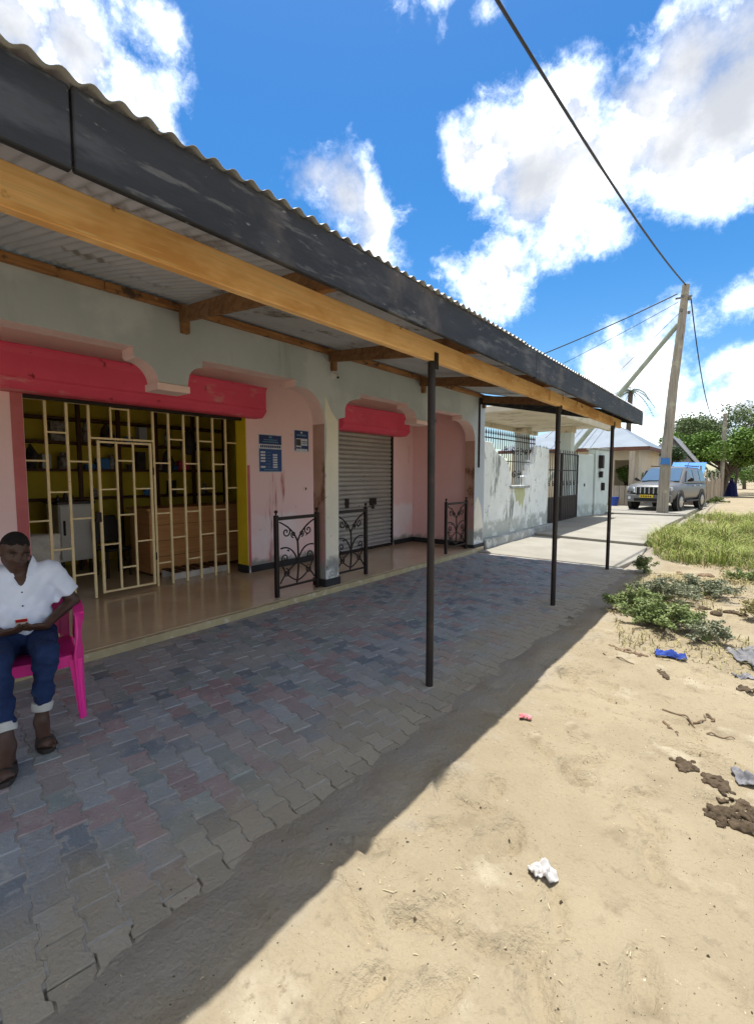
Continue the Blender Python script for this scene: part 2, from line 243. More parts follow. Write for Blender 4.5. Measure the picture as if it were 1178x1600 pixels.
# ------------------------------------------------------------------ building blocks
class MB:
    def __init__(s): s.v = []; s.f = []; s.mi = []
    def add(s, vs, fs, mi=0):
        o = len(s.v); s.v += [tuple(map(float, p)) for p in vs]
        for f in fs: s.f.append(tuple(o+i for i in f)); s.mi.append(mi)
        return s
    def box(s, x0, x1, y0, y1, z0, z1, mi=0):
        return s.add([(x0, y0, z0), (x1, y0, z0), (x1, y1, z0), (x0, y1, z0), (x0, y0, z1), (x1, y0, z1), (x1, y1, z1), (x0, y1, z1)],
                     [(3, 2, 1, 0), (4, 5, 6, 7), (0, 1, 5, 4), (1, 2, 6, 5), (2, 3, 7, 6), (3, 0, 4, 7)], mi)
    def bar(s, a, b, w, h, up=(0, 0, 1), mi=0):
        """square timber or rod from a to b, width w (sideways), height h (along up)"""
        a, b = Vector(a), Vector(b); d = (b-a).normalized(); u = Vector(up)
        if abs(d.dot(u)) > .99: u = Vector((1, 0, 0))
        sd = d.cross(u).normalized(); u = sd.cross(d).normalized()
        vs = []
        for p in (a, b):
            for (i, j) in ((-1, -1), (1, -1), (1, 1), (-1, 1)): vs.append(p+sd*i*w/2+u*j*h/2)
        return s.add(vs, [(3, 2, 1, 0), (4, 5, 6, 7), (0, 1, 5, 4), (1, 2, 6, 5), (2, 3, 7, 6), (3, 0, 4, 7)], mi)
    def tube(s, pts, r, n=8, mi=0, cap=True, flat=1.0):
        pts = [Vector(p) for p in pts]; rs = r if hasattr(r, '__len__') else [r]*len(pts)
        o = len(s.v); u = None
        for i, p in enumerate(pts):
            d = (pts[min(i+1, len(pts)-1)]-pts[max(i-1, 0)]).normalized()
            if u is None: u = d.orthogonal().normalized()
            u = (u-d*u.dot(d)); u = u.normalized() if u.length > 1e-6 else d.orthogonal().normalized()
            w = d.cross(u)
            for k in range(n):
                t = 2*math.pi*k/n; s.v.append(tuple(p+u*math.cos(t)*rs[i]+w*math.sin(t)*rs[i]*flat))
        for i in range(len(pts)-1):
            for k in range(n):
                s.f.append((o+i*n+k, o+i*n+(k+1) % n, o+(i+1)*n+(k+1) % n, o+(i+1)*n+k)); s.mi.append(mi)
        if cap:
            s.f.append(tuple(o+k for k in reversed(range(n)))); s.mi.append(mi)
            e = o+(len(pts)-1)*n; s.f.append(tuple(e+k for k in range(n))); s.mi.append(mi)
        return s
    def prism(s, ol, ax, lo, hi, mi=0, mside=None):
        """closed outline (u,v) extruded along axis ax: 0 -> (y,z), 1 -> (x,z), 2 -> (x,y)"""
        def P(u, v, w): return {0: (w, u, v), 1: (u, w, v), 2: (u, v, w)}[ax]
        n = len(ol); vs = [P(u, v, lo) for u, v in ol]+[P(u, v, hi) for u, v in ol]
        s.add(vs, [tuple(reversed(range(n))), tuple(range(n, 2*n))], mi)
        o = len(s.v)-2*n
        for i in range(n):
            j = (i+1) % n; s.f.append((o+i, o+j, o+n+j, o+n+i)); s.mi.append(mi if mside is None else mside)
        return s
    def build(s, name, m, parent=None, smooth=False, bevel=0.0, loc=None, seg=1):
        me = bpy.data.meshes.new(name); me.from_pydata(s.v, [], s.f)
        ms = m if isinstance(m, (list, tuple)) else [m]
        for x in ms: me.materials.append(MATS[x])
        if len(ms) > 1: me.polygons.foreach_set('material_index', s.mi)
        bm = bmesh.new(); bm.from_mesh(me); bmesh.ops.recalc_face_normals(bm, faces=bm.faces); bm.to_mesh(me); bm.free()
        if smooth:
            me.polygons.foreach_set('use_smooth', [True]*len(me.polygons)); me.set_sharp_from_angle(angle=R(smooth if smooth > 1 else 40))
        me.update()
        o = link(name, me, parent, loc)
        if bevel:
            b = o.modifiers.new('bevel', 'BEVEL'); b.width = bevel; b.segments = seg; b.limit_method = 'ANGLE'; b.angle_limit = R(40)
        return o
def link(name, me, parent=None, loc=None):
    o = bpy.data.objects.new(name, me); COL.objects.link(o)
    if parent is not None:
        o.parent = parent
        if me is not None and loc is None: o.matrix_parent_inverse = Matrix.LocRotScale(WL[parent], None, None).inverted() if parent in WL else Matrix.Identity(4)
    if loc is not None: o.location = loc
    return o
WL = {}                                                     # where each thing's Empty stands, so parts can be given in place
def thing(name, label, cat, loc=(0, 0, 0), group=None):
    o = bpy.data.objects.new(name, None); COL.objects.link(o); o.location = loc; o.empty_display_size = .2
    WL[o] = Vector(loc); o['label'] = label; o['category'] = cat
    if group: o['group'] = group
    return o
def tag(o, label, cat, group=None):
    o['label'] = label; o['category'] = cat
    if group: o['group'] = group
    return o
def struct(o, label=None):
    o['kind'] = 'structure'
    if label: o['label'] = label
    return o
def B(name, m, parent, *a, bevel=0.0):
    return MB().box(*a).build(name, m, parent, bevel=bevel)
def fbm(x, y, oct=4, seed=0, rough=.5):
    """smooth value noise on arrays"""
    x = np.asarray(x, float); y = np.asarray(y, float); t = np.zeros(np.broadcast(x, y).shape); a = 1.; tot = 0.
    for k in range(oct):
        g = np.random.default_rng(seed+k*17).random((64, 64))
        xi = np.floor(x).astype(int); yi = np.floor(y).astype(int); fx = x-xi; fy = y-yi
        fx = fx*fx*(3-2*fx); fy = fy*fy*(3-2*fy)
        q = lambda i, j: g[(xi+i) % 64, (yi+j) % 64]
        t = t+a*((q(0, 0)*(1-fx)+q(1, 0)*fx)*(1-fy)+(q(0, 1)*(1-fx)+q(1, 1)*fx)*fy); tot += a
        a *= rough; x = x*2.03+7.1; y = y*2.03+3.7
    return t/tot
def surf_nets(f, lo, hi, h):
    """mesh of the zero surface of f(P) (P: n x 3 array, negative inside)"""
    lo = np.array(lo, float); n = np.ceil((np.array(hi)-lo)/h).astype(int)+1
    ax = [lo[i]+np.arange(n[i])*h for i in range(3)]
    G = np.stack(np.meshgrid(*ax, indexing='ij'), -1).reshape(-1, 3).astype(np.float32)
    st = 4; ci = [np.arange(0, n[i]+st, st) for i in range(3)]
    Gc = np.stack(np.meshgrid(*[lo[i]+ci[i]*h for i in range(3)], indexing='ij'), -1).reshape(-1, 3).astype(np.float32)
    Dc = f(Gc).reshape([len(q) for q in ci])                # coarse pass finds the band round the surface, fine pass only there
    near = [np.minimum((np.arange(n[i])+st//2)//st, len(ci[i])-1) for i in range(3)]
    D = Dc[np.ix_(*near)].ravel().astype(np.float32); band = np.nonzero(np.abs(D) < h*st*1.6)[0]
    for c in np.array_split(band, max(1, len(band)//200000)): D[c] = f(G[c])
    D = D.reshape(n)
    s = D < 0; c = n-1
    cnt = np.zeros(c, np.int8)
    for i in (0, 1):
        for j in (0, 1):
            for k in (0, 1): cnt += s[i:i+c[0], j:j+c[1], k:k+c[2]]
    act = (cnt > 0) & (cnt < 8); idx = -np.ones(c, int); cells = np.argwhere(act); idx[act] = np.arange(len(cells))
    acc = np.zeros((len(cells), 3)); num = np.zeros((len(cells), 1))
    cor = [(i, j, k) for i in (0, 1) for j in (0, 1) for k in (0, 1)]
    for a in cor:
        for b in cor:
            if a < b and sum(abs(p-q) for p, q in zip(a, b)) == 1:
                da = D[tuple((cells+a).T)]; db = D[tuple((cells+b).T)]; m = (da < 0) != (db < 0)
                t = np.where(m, da/np.where(m, da-db, 1), 0)[:, None]
                p = np.array(a)+(np.array(b)-np.array(a))*t
                acc += np.where(m[:, None], p, 0); num += m[:, None]
    V = lo+(cells+acc/np.maximum(num, 1))*h
    F = []
    for d in range(3):
        e = [0, 0, 0]; e[d] = 1
        s0 = s[:c[0], :c[1], :c[2]]; s1 = s[e[0]:e[0]+c[0], e[1]:e[1]+c[1], e[2]:e[2]+c[2]]
        E = np.argwhere(s0 != s1); u, w = (d+1) % 3, (d+2) % 3
        E = E[(E[:, u] > 0) & (E[:, w] > 0)]
        du = np.eye(3, dtype=int)[u]; dw = np.eye(3, dtype=int)[w]
        q = np.stack([idx[tuple(E.T)], idx[tuple((E-du).T)], idx[tuple((E-du-dw).T)], idx[tuple((E-dw).T)]], 1)
        fl = ~s[tuple(E.T)]; q[fl] = q[fl][:, ::-1]; q = q[(q >= 0).all(1)]
        F.append(q)
    return V, np.concatenate(F)
def sdf_obj(name, f, lo, hi, h, m, parent=None, loc=None):
    V, F = surf_nets(f, lo, hi, h)
    me = bpy.data.meshes.new(name); me.from_pydata(V.tolist(), [], F.tolist()); me.materials.append(MATS[m])
    me.polygons.foreach_set('use_smooth', [True]*len(me.polygons)); me.update()
    return link(name, me, parent, loc)
def s_cone(P, a, b, ra, rb):
    a = np.array(a, np.float32); b = np.array(b, np.float32); d = b-a; t = np.clip(((P-a)@d)/max(d@d, 1e-9), 0, 1)
    return np.linalg.norm(P-(a+t[:, None]*d), axis=1)-(ra+(rb-ra)*t)
def s_ell(P, c, r, M=None):
    q = P-np.array(c, np.float32)
    if M is not None: q = q@M
    r = np.array(r, np.float32); k0 = np.linalg.norm(q/r, axis=1); k1 = np.linalg.norm(q/(r*r), axis=1)
    return k0*(k0-1)/np.maximum(k1, 1e-6)
def smin(a, b, k):
    h = np.clip(.5+.5*(b-a)/k, 0, 1); return b+(a-b)*h-k*h*(1-h)
def smax(a, b, k): return -smin(-a, -b, k)

# ================================================================== the setting
def axis(*segs):
    out = []
    for a, b, st in segs: out += list(np.arange(a, b-1e-6, st))
    out.append(segs[-1][1]); return np.array(out)
gx = axis((-600, -60, 60), (-60, -12, 6), (-12, -2.5, .5), (-2.5, 1.6, .028), (1.6, 6, .2), (6, 60, 4), (60, 600, 60))
gy = axis((-400, -40, 40), (-40, -2, 2), (-2, .4, .1), (.4, 8.0, .028), (8, 12, .1), (12, 30, .3), (30, 80, 2), (80, 900, 60))
GX, GY = np.meshgrid(gx, gy, indexing='ij')
def sstep(a, b, x): t = np.clip((x-a)/(b-a), 0, 1); return t*t*(3-2*t)
def ground_h(x, y):
    n1 = fbm(x*.9, y*.9, 4, 5)-.5; n2 = fbm(x*5, y*5, 4, 21)-.5; n3 = fbm(x*17, y*17, 3, 33)-.5
    edge = -1.71+.26*(fbm(y*.55, y*0+3, 3, 9)-.5)+.14*(fbm(x*4, y*4, 3, 12)-.5)
    r = sstep(edge-.16, edge+.38, x)
    near = sstep(-2.2, -1.5, x)*(1-sstep(4, 8, x))*(1-sstep(12, 40, y))
    h = -.05+.072*r+near*r*(.036*n1+.026*n2+.014*n3)
    up = np.interp(y, [8.6, 9.4, 11.6, 12.6, 19.5, 21, 34, 48], [0, .0, .035, .075, .085, .12, .10, 0])
    h = h+up*sstep(-2.35, -1.55, x+.9*(fbm(x*1.3, y*.7, 3, 55)-.5))*(1-sstep(4, 9, x))
    h = h-.07*sstep(8.2, 9.5, y)*(1-sstep(-2.0, -1.45, x))*(1-sstep(21, 30, y))
    return h
GZ = ground_h(GX, GY)
for k in range(75):                                         # footprints and scuffs trodden into the sand
    cx, cy = random.uniform(-1.2, .9), random.uniform(.8, 5.2); a = random.uniform(0, 6.28); L_, w_ = random.uniform(.09, .16), random.uniform(.035, .06)
    u = (GX-cx)*math.cos(a)+(GY-cy)*math.sin(a); v = -(GX-cx)*math.sin(a)+(GY-cy)*math.cos(a); q = np.sqrt((u/L_)**2+(v/w_)**2)
    GZ += -.030*np.exp(-q**7)+.014*np.exp(-((q-1.22)/.18)**2)
for k in range(26):
    cx, cy, a, L_, w_ = random.uniform(-1.1, .6), random.uniform(.7, 4.5), random.uniform(1.6, 3.0), random.uniform(.12, .38), random.uniform(.014, .03)
    u = (GX-cx)*math.cos(a)+(GY-cy)*math.sin(a); v = -(GX-cx)*math.sin(a)+(GY-cy)*math.cos(a)+.35*u*u
    GZ += random.uniform(.008, .018)*np.exp(-(u/L_)**4)*np.exp(-np.where(v > 0, (v/(w_*3))**2, (v/w_)**2))
for cx, cy, rx, ry, hh in ((-.2, 7.9, .9, .5, .09), (.6, 6.6, .7, .5, .07), (.1, 5.6, .5, .35, .05), (1.0, 3.2, .5, .6, .06), (-.75, 6.1, .45, .8, .05)):
    GZ += hh*np.exp(-(((GX-cx)/rx)**2+((GY-cy)/ry)**2))
nx, ny = len(gx), len(gy)
gv = np.stack([GX, GY, GZ], -1).reshape(-1, 3)
ii, jj = np.meshgrid(np.arange(nx-1), np.arange(ny-1), indexing='ij'); q = (ii*ny+jj).ravel()
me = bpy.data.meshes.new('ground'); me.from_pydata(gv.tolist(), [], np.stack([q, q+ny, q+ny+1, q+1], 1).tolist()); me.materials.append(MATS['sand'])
me.polygons.foreach_set('use_smooth', [True]*len(me.polygons)); me.update()
struct(link('ground', me), 'pale sandy ground with footprints running along the street')
def gz(x, y):
    i = int(np.clip(np.searchsorted(gx, x)-1, 0, nx-2)); j = int(np.clip(np.searchsorted(gy, y)-1, 0, ny-2))
    tx = (x-gx[i])/(gx[i+1]-gx[i]); ty = (y-gy[j])/(gy[j+1]-gy[j])
    return float((GZ[i, j]*(1-tx)+GZ[i+1, j]*tx)*(1-ty)+(GZ[i, j+1]*(1-tx)+GZ[i+1, j+1]*tx)*ty)

# ---- paved forecourt of interlocking I-shaped blocks
pave = struct(MB().box(-4.41, -1.66, -2.2, 8.93, -.09, -.0045).build('pavement', 'joint_sand'), 'forecourt of interlocking concrete pavers with sandy joints')
PL, PW, PD = .168, .125, .016                               # block length, pitch, depth of the zigzag
def paver_outline(g=.0034):
    t = [(-.5, 1), (-.30, 1), (-.20, -1), (.20, -1), (.30, 1), (.5, 1)]
    up = [(x*PL*(1-2*g/PL), PW/2-g+PD*s*.5) for x, s in t]
    return up+[(x, -y) for x, y in reversed(up)]
OL = paver_outline()
def paver_mesh(cut, dz):
    """bevelled block: top outline shrunk a little, sides down to the bed"""
    m = MB(); n = len(OL); cx = 0
    top = [(x*.965, y*.955, 0) for x, y in OL]; mid = [(x, y, -.006) for x, y in OL]; bot = [(x, y, -.045) for x, y in OL]
    m.add(top+mid+bot, [tuple(range(n))]+[(i+n, (i+1) % n+n, (i+1) % n, i) for i in range(n)]+[(i+2*n, (i+1) % n+2*n, (i+1) % n+n, i+n) for i in range(n)])
    return m
pa = R(-9.5); ca, sa = math.cos(pa), math.sin(pa)
spots_ = []
for i in range(-60, 90):
    for j in range(-60, 120):
        u = (i+.5*(j % 2))*PL; v = j*PW
        x = -3+u*ca-v*sa; y = 3+u*sa+v*ca
        if -4.31 < x < -1.50 and -2.0 < y < 8.84: spots_.append((x, y))
def size_on_screen(x, y):
    d = Vector((x, y, -1.6)); z = d.dot(fw); 
    if z < .3: return -1
    rt = Vector((math.cos(yaw), math.sin(yaw), 0)); up = rt.cross(fw); px = 740*d.dot(rt)/z; py = -740*d.dot(up)/z
    if abs(px) > 620 or py > 830: return -1
    if x > -1.42: return -1
    return 1/z**2*1.6/d.length
spots_.sort(key=lambda p: -size_on_screen(*p))
pm_names = ['paver_grey', 'paver_blue', 'paver_red', 'paver_green']
protos = {}
for k, nme in enumerate(pm_names):
    b = paver_mesh(0, 0); mm = bpy.data.meshes.new('paver'); mm.from_pydata(b.v, [], b.f); mm.materials.append(MATS[nme]); mm.update(); protos[nme] = mm
rest = MB()
pr_ = random.Random(11)
for k, (x, y) in enumerate(spots_):
    pn = fbm(np.array([x*.8]), np.array([y*.8]), 2, 71)[0]
    nme = pr_.choices(pm_names, (46, 20, 12+30*(pn > .5), 22))[0]
    dz = pr_.uniform(-.0035, .003); rz = pa+pr_.uniform(-.02, .02)
    tx, ty = pr_.uniform(-.012, .012), pr_.uniform(-.012, .012)
    if k < 300:
        o = bpy.data.objects.new('paver', protos[nme]); COL.objects.link(o); o.parent = pave
        o.location = (x, y, dz); o.rotation_euler = (tx, ty, rz)
    else:
        M_ = Matrix.Translation((x, y, dz)) @ Matrix.Rotation(rz, 4, 'Z') @ Matrix.Rotation(tx, 4, 'X')
        rest.add([M_ @ Vector(p) for p in b.v], b.f, pm_names.index(nme))
o = rest.build('far_pavers', pm_names, pave); o['kind'] = 'stuff'

# ---- concrete in front of the neighbour
def slab(name, pts, z0, z1, m, label):
    o = MB().prism(pts, 2, z0, z1).build(name, m, bevel=.01); return struct(o, label)
slab('concrete_apron', [(-4.42, 8.94), (-1.75, 8.96), (-1.62, 10.2), (-1.75, 11.9), (-4.42, 12.3)], -.2, .012, 'concrete', 'pale concrete apron beyond the pavers')
slab('concrete_driveway', [(-6.9, 12.32), (-4.43, 12.32), (-1.82, 11.93), (-1.95, 14), (-2.0, 17), (-1.9, 20.6), (-4.5, 20.2), (-6.9, 20.0)], -.2, .075, 'concrete', 'raised concrete driveway under the gate canopy')
slab('concrete_lane', [(-6.9, 20.05), (-4.5, 20.25), (-1.9, 20.65), (-1.75, 30), (-6.9, 30)], -.2, .125, 'concrete', 'concrete lane that the car stands on')

# ================================================================== the shop
shop = thing('shop_building', 'shop with grey arched front, pink inner walls and corrugated lean-to roof', 'building', (-4.5, 3.5, 0))
B('veranda_floor', 'screed', shop, -6.1, -4.47, -2.2, 9.38, -.05, .070)
B('floor_kerb', 'kerb', shop, -4.47, -4.405, -2.2, 9.0, -.06, .066, bevel=.008)
B('shop_floor', 'screed', shop, -9.4, -6.1, -2.2, 9.38, -.05, .067)
def arc(c, r, a0, a1, n=8): return [(c[0]+r[0]*math.cos(R(a0+(a1-a0)*i/n)), c[1]+r[1]*math.sin(R(a0+(a1-a0)*i/n))) for i in range(n+1)]
T = 3.265
ol = [(-2.2, .0), (-2.2, T), (9.40, T), (9.40, .0), (8.95, .0)]
ol += [(8.95, 2.30)]+arc((8.52, 2.30), (.43, .38), 12, 90, 8)+[(8.38, 2.68), (8.38, 2.77), (7.40, 2.77), (7.40, 2.70)]
ol += arc((7.40, 2.52), (.20, .18), 90, 180, 6)[1:]+[(7.18, 2.50), (6.78, 2.50)]+arc((6.58, 2.54), (.20, .16), 0, 90, 6)+[(6.52, 2.70), (6.52, 2.77), (5.32, 2.77), (5.32, 2.71)]
ol += arc((5.32, 2.50), (.34, .19), 95, 172, 6)+[(4.98, 2.40), (4.85, 2.37), (4.83, .0), (4.57, .0), (4.57, 2.28)]
ol += arc((4.19, 2.28), (.38, .42), 8, 90, 8)+[(4.07, 2.70), (4.07, 2.78), (2.80, 2.78), (2.80, 2.715)]
ol += arc((2.80, 2.55), (.16, .15), 95, 175, 5)+[(2.62, 2.45), (2.33, 2.45)]+arc((2.12, 2.47), (.21, .21), 5, 90, 8)+[(2.10, 2.70), (2.10, 2.775), (-1.2, 2.77), (-1.2, 2.70)]
ol += arc((-1.32, 2.28), (.38, .42), 90, 180, 6)[1:]+[(-1.7, 0)]
# outer skin grey, edges (soffits and reveals) pink
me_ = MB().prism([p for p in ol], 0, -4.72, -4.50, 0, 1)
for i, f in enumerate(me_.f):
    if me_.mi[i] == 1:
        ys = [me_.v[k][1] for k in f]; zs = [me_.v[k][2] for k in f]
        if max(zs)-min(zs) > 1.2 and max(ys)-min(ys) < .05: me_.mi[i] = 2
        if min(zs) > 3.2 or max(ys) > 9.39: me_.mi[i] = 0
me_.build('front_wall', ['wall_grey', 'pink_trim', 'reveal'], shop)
# thin raised lip round the hanging drop between the two left arches
for (a, b, z) in ((2.33, 2.62, 2.45), (6.78, 7.18, 2.50)):
    B('pendant_cap', 'pink_trim', shop, -4.735, -4.478, a-.022, b+.022, z-.035, z+.035, bevel=.006)
MB().prism([(4.578, .17), (4.825, .17), (4.825, 2.33), (4.76, 2.40), (4.70, 2.45), (4.655, 2.53), (4.60, 2.63), (4.578, 2.66), (4.578, 2.4), (4.61, 2.2), (4.60, 1.9), (4.578, 1.75)], 0, -4.50, -4.494).build('plaster_patch', 'peel', shop)
MB().prism([(8.955, .17), (9.36, .17), (9.36, .55), (9.25, .95), (9.10, 1.15), (8.99, 1.02), (8.955, .8)], 0, -4.50, -4.495).build('plaster_patch', 'peel', shop)
B('pier_plinth', 'skirting', shop, -4.735, -4.478, 4.55, 4.85, .068, .175, bevel=.006)
B('pier_plinth', 'skirting', shop, -4.735, -4.478, 8.93, 9.41, .0, .14, bevel=.006)
B('drain_pipe', 'iron', shop, -4.50, -4.465, 9.09, 9.125, 1.75, 3.22, bevel=.012)
# inner shop-front wall with the two door openings
ol = [(-2.2, .06), (-2.2, 3.28), (9.06, 3.28), (9.06, .06), (8.30, .06), (8.30, 2.46), (6.50, 2.46), (6.50, .06), (4.50, .06), (4.50, 2.50), (1.67, 2.50), (1.67, .06)]
MB().prism(ol, 0, -6.36, -6.10, 0, 0).build('inner_wall', 'pink', shop)
B('side_wall', 'deep_pink', shop, -6.1, -4.72, 9.05, 9.38, .0, 3.28)
B('outer_side_wall', 'wall_grey', shop, -9.4, -6.1, 9.07, 9.38, .0, 4.0)
B('outer_side_wall', 'wall_grey', shop, -9.4, -4.72, -2.2, -2.0, .0, 3.28)
B('veranda_ceiling', 'pink_trim', shop, -6.1, -4.72, -2.0, 9.05, 3.20, 3.26)
for y0, y1 in ((-2.0, 1.56), (4.54, 6.48), (8.32, 9.05)):
    B('skirting_board', 'skirting', shop, -6.1, -6.088, y0, y1, .07, .175)
B('skirting_board', 'skirting', shop, -6.088, -4.74, 9.036, 9.05, .07, .175)
B('door_band', 'red_band', shop, -6.1, -6.094, 1.56, 1.665, .175, 2.46)
B('door_band', 'red_band', shop, -6.1, -6.094, 4.505, 4.55, .175, 1.75)
B('door_jamb', 'yellow_jamb', shop, -6.355, -6.104, 4.488, 4.4995, .19, 2.49)
B('jamb_block', 'skirting', shop, -6.355, -6.092, 4.47, 4.502, .07, .185)
# interior of the open shop
B('back_wall', 'yellow', shop, -9.4, -9.1, .4, 6.3, .06, 3.2)
B('partition_wall', 'yellow', shop, -9.1, -6.36, .4, .5, .06, 3.2)
B('partition_wall', 'yellow', shop, -9.1, -6.36, 6.2, 6.3, .06, 3.2)
B('shop_ceiling', 'white_paint', shop, -9.4, -6.36, .4, 6.3, 3.05, 3.2)
B('back_wall', 'wall_grey', shop, -9.4, -9.2, 6.32, 9.06, .0, 4.0)

# ---- timber and roof
def roof_z(x): return 2.668+.21*(-1.5-x)
for (y0, y1) in ((1.75, 2.61), (3.30, 4.74), (5.05, 6.96), (7.02, 9.30), (.1, .4), (-1.5, -1.3)):
    za, zb = roof_z(-1.53)-.115, roof_z(-4.56)-.115
    o = MB().bar((-1.53, y0, za), (-4.60, y1, zb), .05, .135).build('rafter', 'old_wood', shop, bevel=.006)
    B('rafter_block', 'old_wood', shop, -4.50, -4.44, y1-.05, y1+.03, zb-.20, zb+.03, bevel=.006)
beam_ = MB().box(-1.875, -1.825, -2.2, 4.35, 2.415, 2.555).build('support_beam', 'new_wood', shop, bevel=.004)
MB().box(-1.877, -1.823, 4.353, 7.35, 2.412, 2.552).build('support_beam', 'new_wood', shop, bevel=.004)
MB().box(-1.875, -1.825, 7.353, 9.16, 2.410, 2.548).build('support_beam', 'new_wood', shop, bevel=.004)
B('beam_splice', 'new_wood', shop, -1.823, -1.80, 5.4, 5.95, 2.425, 2.54, bevel=.004)
for a, b in ((-2.2, 1.85), (1.853, 5.1), (5.103, 9.2)):
    MB().box(-4.50, -4.43, a, b, roof_z(-4.46)-.098, roof_z(-4.46)-.026).build('wall_plate', 'plate_wood', shop, bevel=.008)
for x in (-1.58,):
    MB().box(x-.025, x+.025, -2.2, 9.14, roof_z(x)-.062, roof_z(x)-.022).build('purlin', 'plate_wood' if x > -2 else 'old_wood', shop)
for y0 in (2.985, 5.835, 8.63):
    x0 = -1.85; pst = MB().tube([(x0, y0, -.05), (x0+.002, y0, 1.3), (x0+.004, y0-.012, 2.41)], .0285, 14).build('post', 'pipe', shop, smooth=True)
    MB().box(x0+.0265, x0+.034, y0-.012, y0+.034, 2.36, 2.475).build('bracket_plate', 'iron', shop)
    MB().tube([(x0+.002, y0, 1.98), (x0+.002, y0, 2.0)], .0325, 14).build('weld_ring', 'pipe', shop, smooth=True)
# corrugated sheets, lapping one over the next
def sheet(y0, y1, x0, x1, dz, pitch=.0762, amp=.0095):
    m = MB(); n = int(round((y1-y0)/pitch*10)); rows = []
    xs = [x0, (x0+x1)/2, x1]
    for i in range(n+1):
        y = y0+(y1-y0)*i/n; w = amp*math.cos(2*math.pi*y/pitch)
        for x in xs: m.v.append((x, y, roof_z(x)+w+dz))
        for x in xs: m.v.append((x, y, roof_z(x)+w+dz-.0012))
    for i in range(n):
        a, b = i*6, (i+1)*6
        for k in range(2):
            m.f.append((a+k, b+k, b+k+1, a+k+1)); m.f.append((a+k+3, a+k+4, b+k+4, b+k+3)); m.mi += [0, 0]
        m.f.append((a, a+3, b+3, b)); m.f.append((a+2, b+2, b+5, a+5)); m.mi += [0, 0]
    return m
y = -2.286; k = 0
roof = MB().box(-9.42, -9.36, -2.2, 9.2, 4.20, 4.262).build('roof', 'old_wood', shop)
roof['label'] = 'lean-to roof of grey corrugated metal sheets edged with black fascia boards'
while y < 9.1:
    y1 = min(y+.762, 9.2)
    sheet(y, y1+.03, -1.483+random.uniform(-.012, .012), -9.6, .0015*(k % 2), ).build('roofing_sheet', 'zinc', roof, smooth=60); y = y1; k += 1
for a, b, dz in ((-2.2, .555, 0), (.562, 4.1, .004), (4.104, 7.3, -.003), (7.304, 9.17, 0)):
    MB().box(-1.525, -1.497, a, b, 2.432+dz, 2.652+dz).build('fascia_board', 'fascia', roof, bevel=.004)
MB().prism([(-1.53, 2.45), (-4.49, 3.06), (-4.49, 3.26), (-1.53, 2.64)], 1, 9.150, 9.172).build('barge_board', 'fascia', roof)

# ---- roller shutters
def shutter(label, y0, y1, zb, zt, xf, closed, x_in):
    t = thing('roller_shutter', label, 'shutter', (-6.0, (y0+y1)/2, .07), 'red roller shutters of the shop')
    prof = [(-6.098, zt), (xf+.05, zt), (xf+.012, zt-.03), (xf, zt-.09), (xf, zb+.12), (xf+.02, zb+.10), (xf-.06, zb+.02), (xf-.10, zb), (-6.098, zb)]
    MB().prism(prof, 1, y0, y1).build('housing', 'red_box', t, bevel=.012)
    return t
sh1 = shutter('long red shutter housing above the cream grille, rolled up', 1.2, 4.66, 2.46, 2.90, -5.80, False, 0)
B('bottom_bar', 'iron', sh1, -6.21, -6.17, 1.69, 4.47, 2.43, 2.495)
sh2 = shutter('closed grey roller shutter under a short red housing, right shop', 6.36, 8.46, 2.42, 2.86, -5.78, True, 0)
nsl = 27; z0, z1 = .075, 2.44; hh = (z1-z0)/nsl
slat = MB(); pf = [(-.018, 0), (-.003, .008), (.010, hh*.3), (.013, hh*.5), (.010, hh*.7), (-.003, hh-.008), (-.018, hh-.002)]
n = len(pf)
slat.add([(x, 0, z) for x, z in pf]+[(x, 1.79, z) for x, z in pf], [(i, i+1, n+i+1, n+i) for i in range(n-1)])
s0 = slat.build('slat', 'shutter', sh2, smooth=70, loc=(0, 0, 0)); 
for i in range(nsl):
    o = s0 if i == 0 else s0.copy()
    if i: COL.objects.link(o); o.parent = sh2
    o.location = Vector((-6.15, 6.505, z0+i*hh))-WL[sh2]
for y in (6.495, 8.285): B('guide_rail', 'iron', sh2, -6.17, -6.104, y-.012+(.02 if y < 7 else -.005), y+.02+(.02 if y < 7 else -.005), .07, 2.43)
B('bottom_bar', 'iron', sh2, -6.165, -6.115, 6.53, 8.27, .072, .125)
B('lock_plate', 'iron', sh2, -6.14, -6.118, 7.52, 7.74, .98, 1.12, bevel=.004)
B('lock_plate', 'iron', sh2, -6.14, -6.118, 6.78, 6.88, .96, 1.14, bevel=.004)
B('padlock', 'dark_goods', sh2, -6.118, -6.10, 7.58, 7.65, .90, 1.0, bevel=.004)

# ---- cream security grille with its gate
gr = thing('security_grille', 'cream painted steel bar grille with wicket gate across the open shop', 'grille', (-6.33, 3.1, .07))
XG = -6.33
def rod(name, a, b, parent, w=.022): return MB().bar(a, b, w, w*.9).build(name, 'cream_metal', parent)
Ys = [1.70, 1.935, 2.15, 2.385]; Yr = [3.17, 3.385, 3.605, 3.825, 4.065, 4.285]
for y in Ys+Yr: rod('upright_bar', (XG, y, .075), (XG, y, 2.475), gr, .028)
for y in (2.64, 2.86): rod('upright_bar', (XG, y, 2.045), (XG, y, 2.46), gr, .022)
zA, zB = (2.45, 1.76, 1.075, .39), (2.09, 1.40, .725)
cols = [(1.70, 1.935, zA), (1.935, 2.15, zB), (2.15, 2.385, zA), (2.64, 2.86, (2.43,)), (3.17, 3.385, zA), (3.385, 3.605, zB), (3.605, 3.825, zA), (3.825, 4.065, zB), (4.065, 4.285, zA), (4.285, 4.485, zB)]
for a, b, zz in cols:
    for z in zz: rod('cross_bar', (XG, a+.012, z), (XG, b-.012, z), gr, .021)
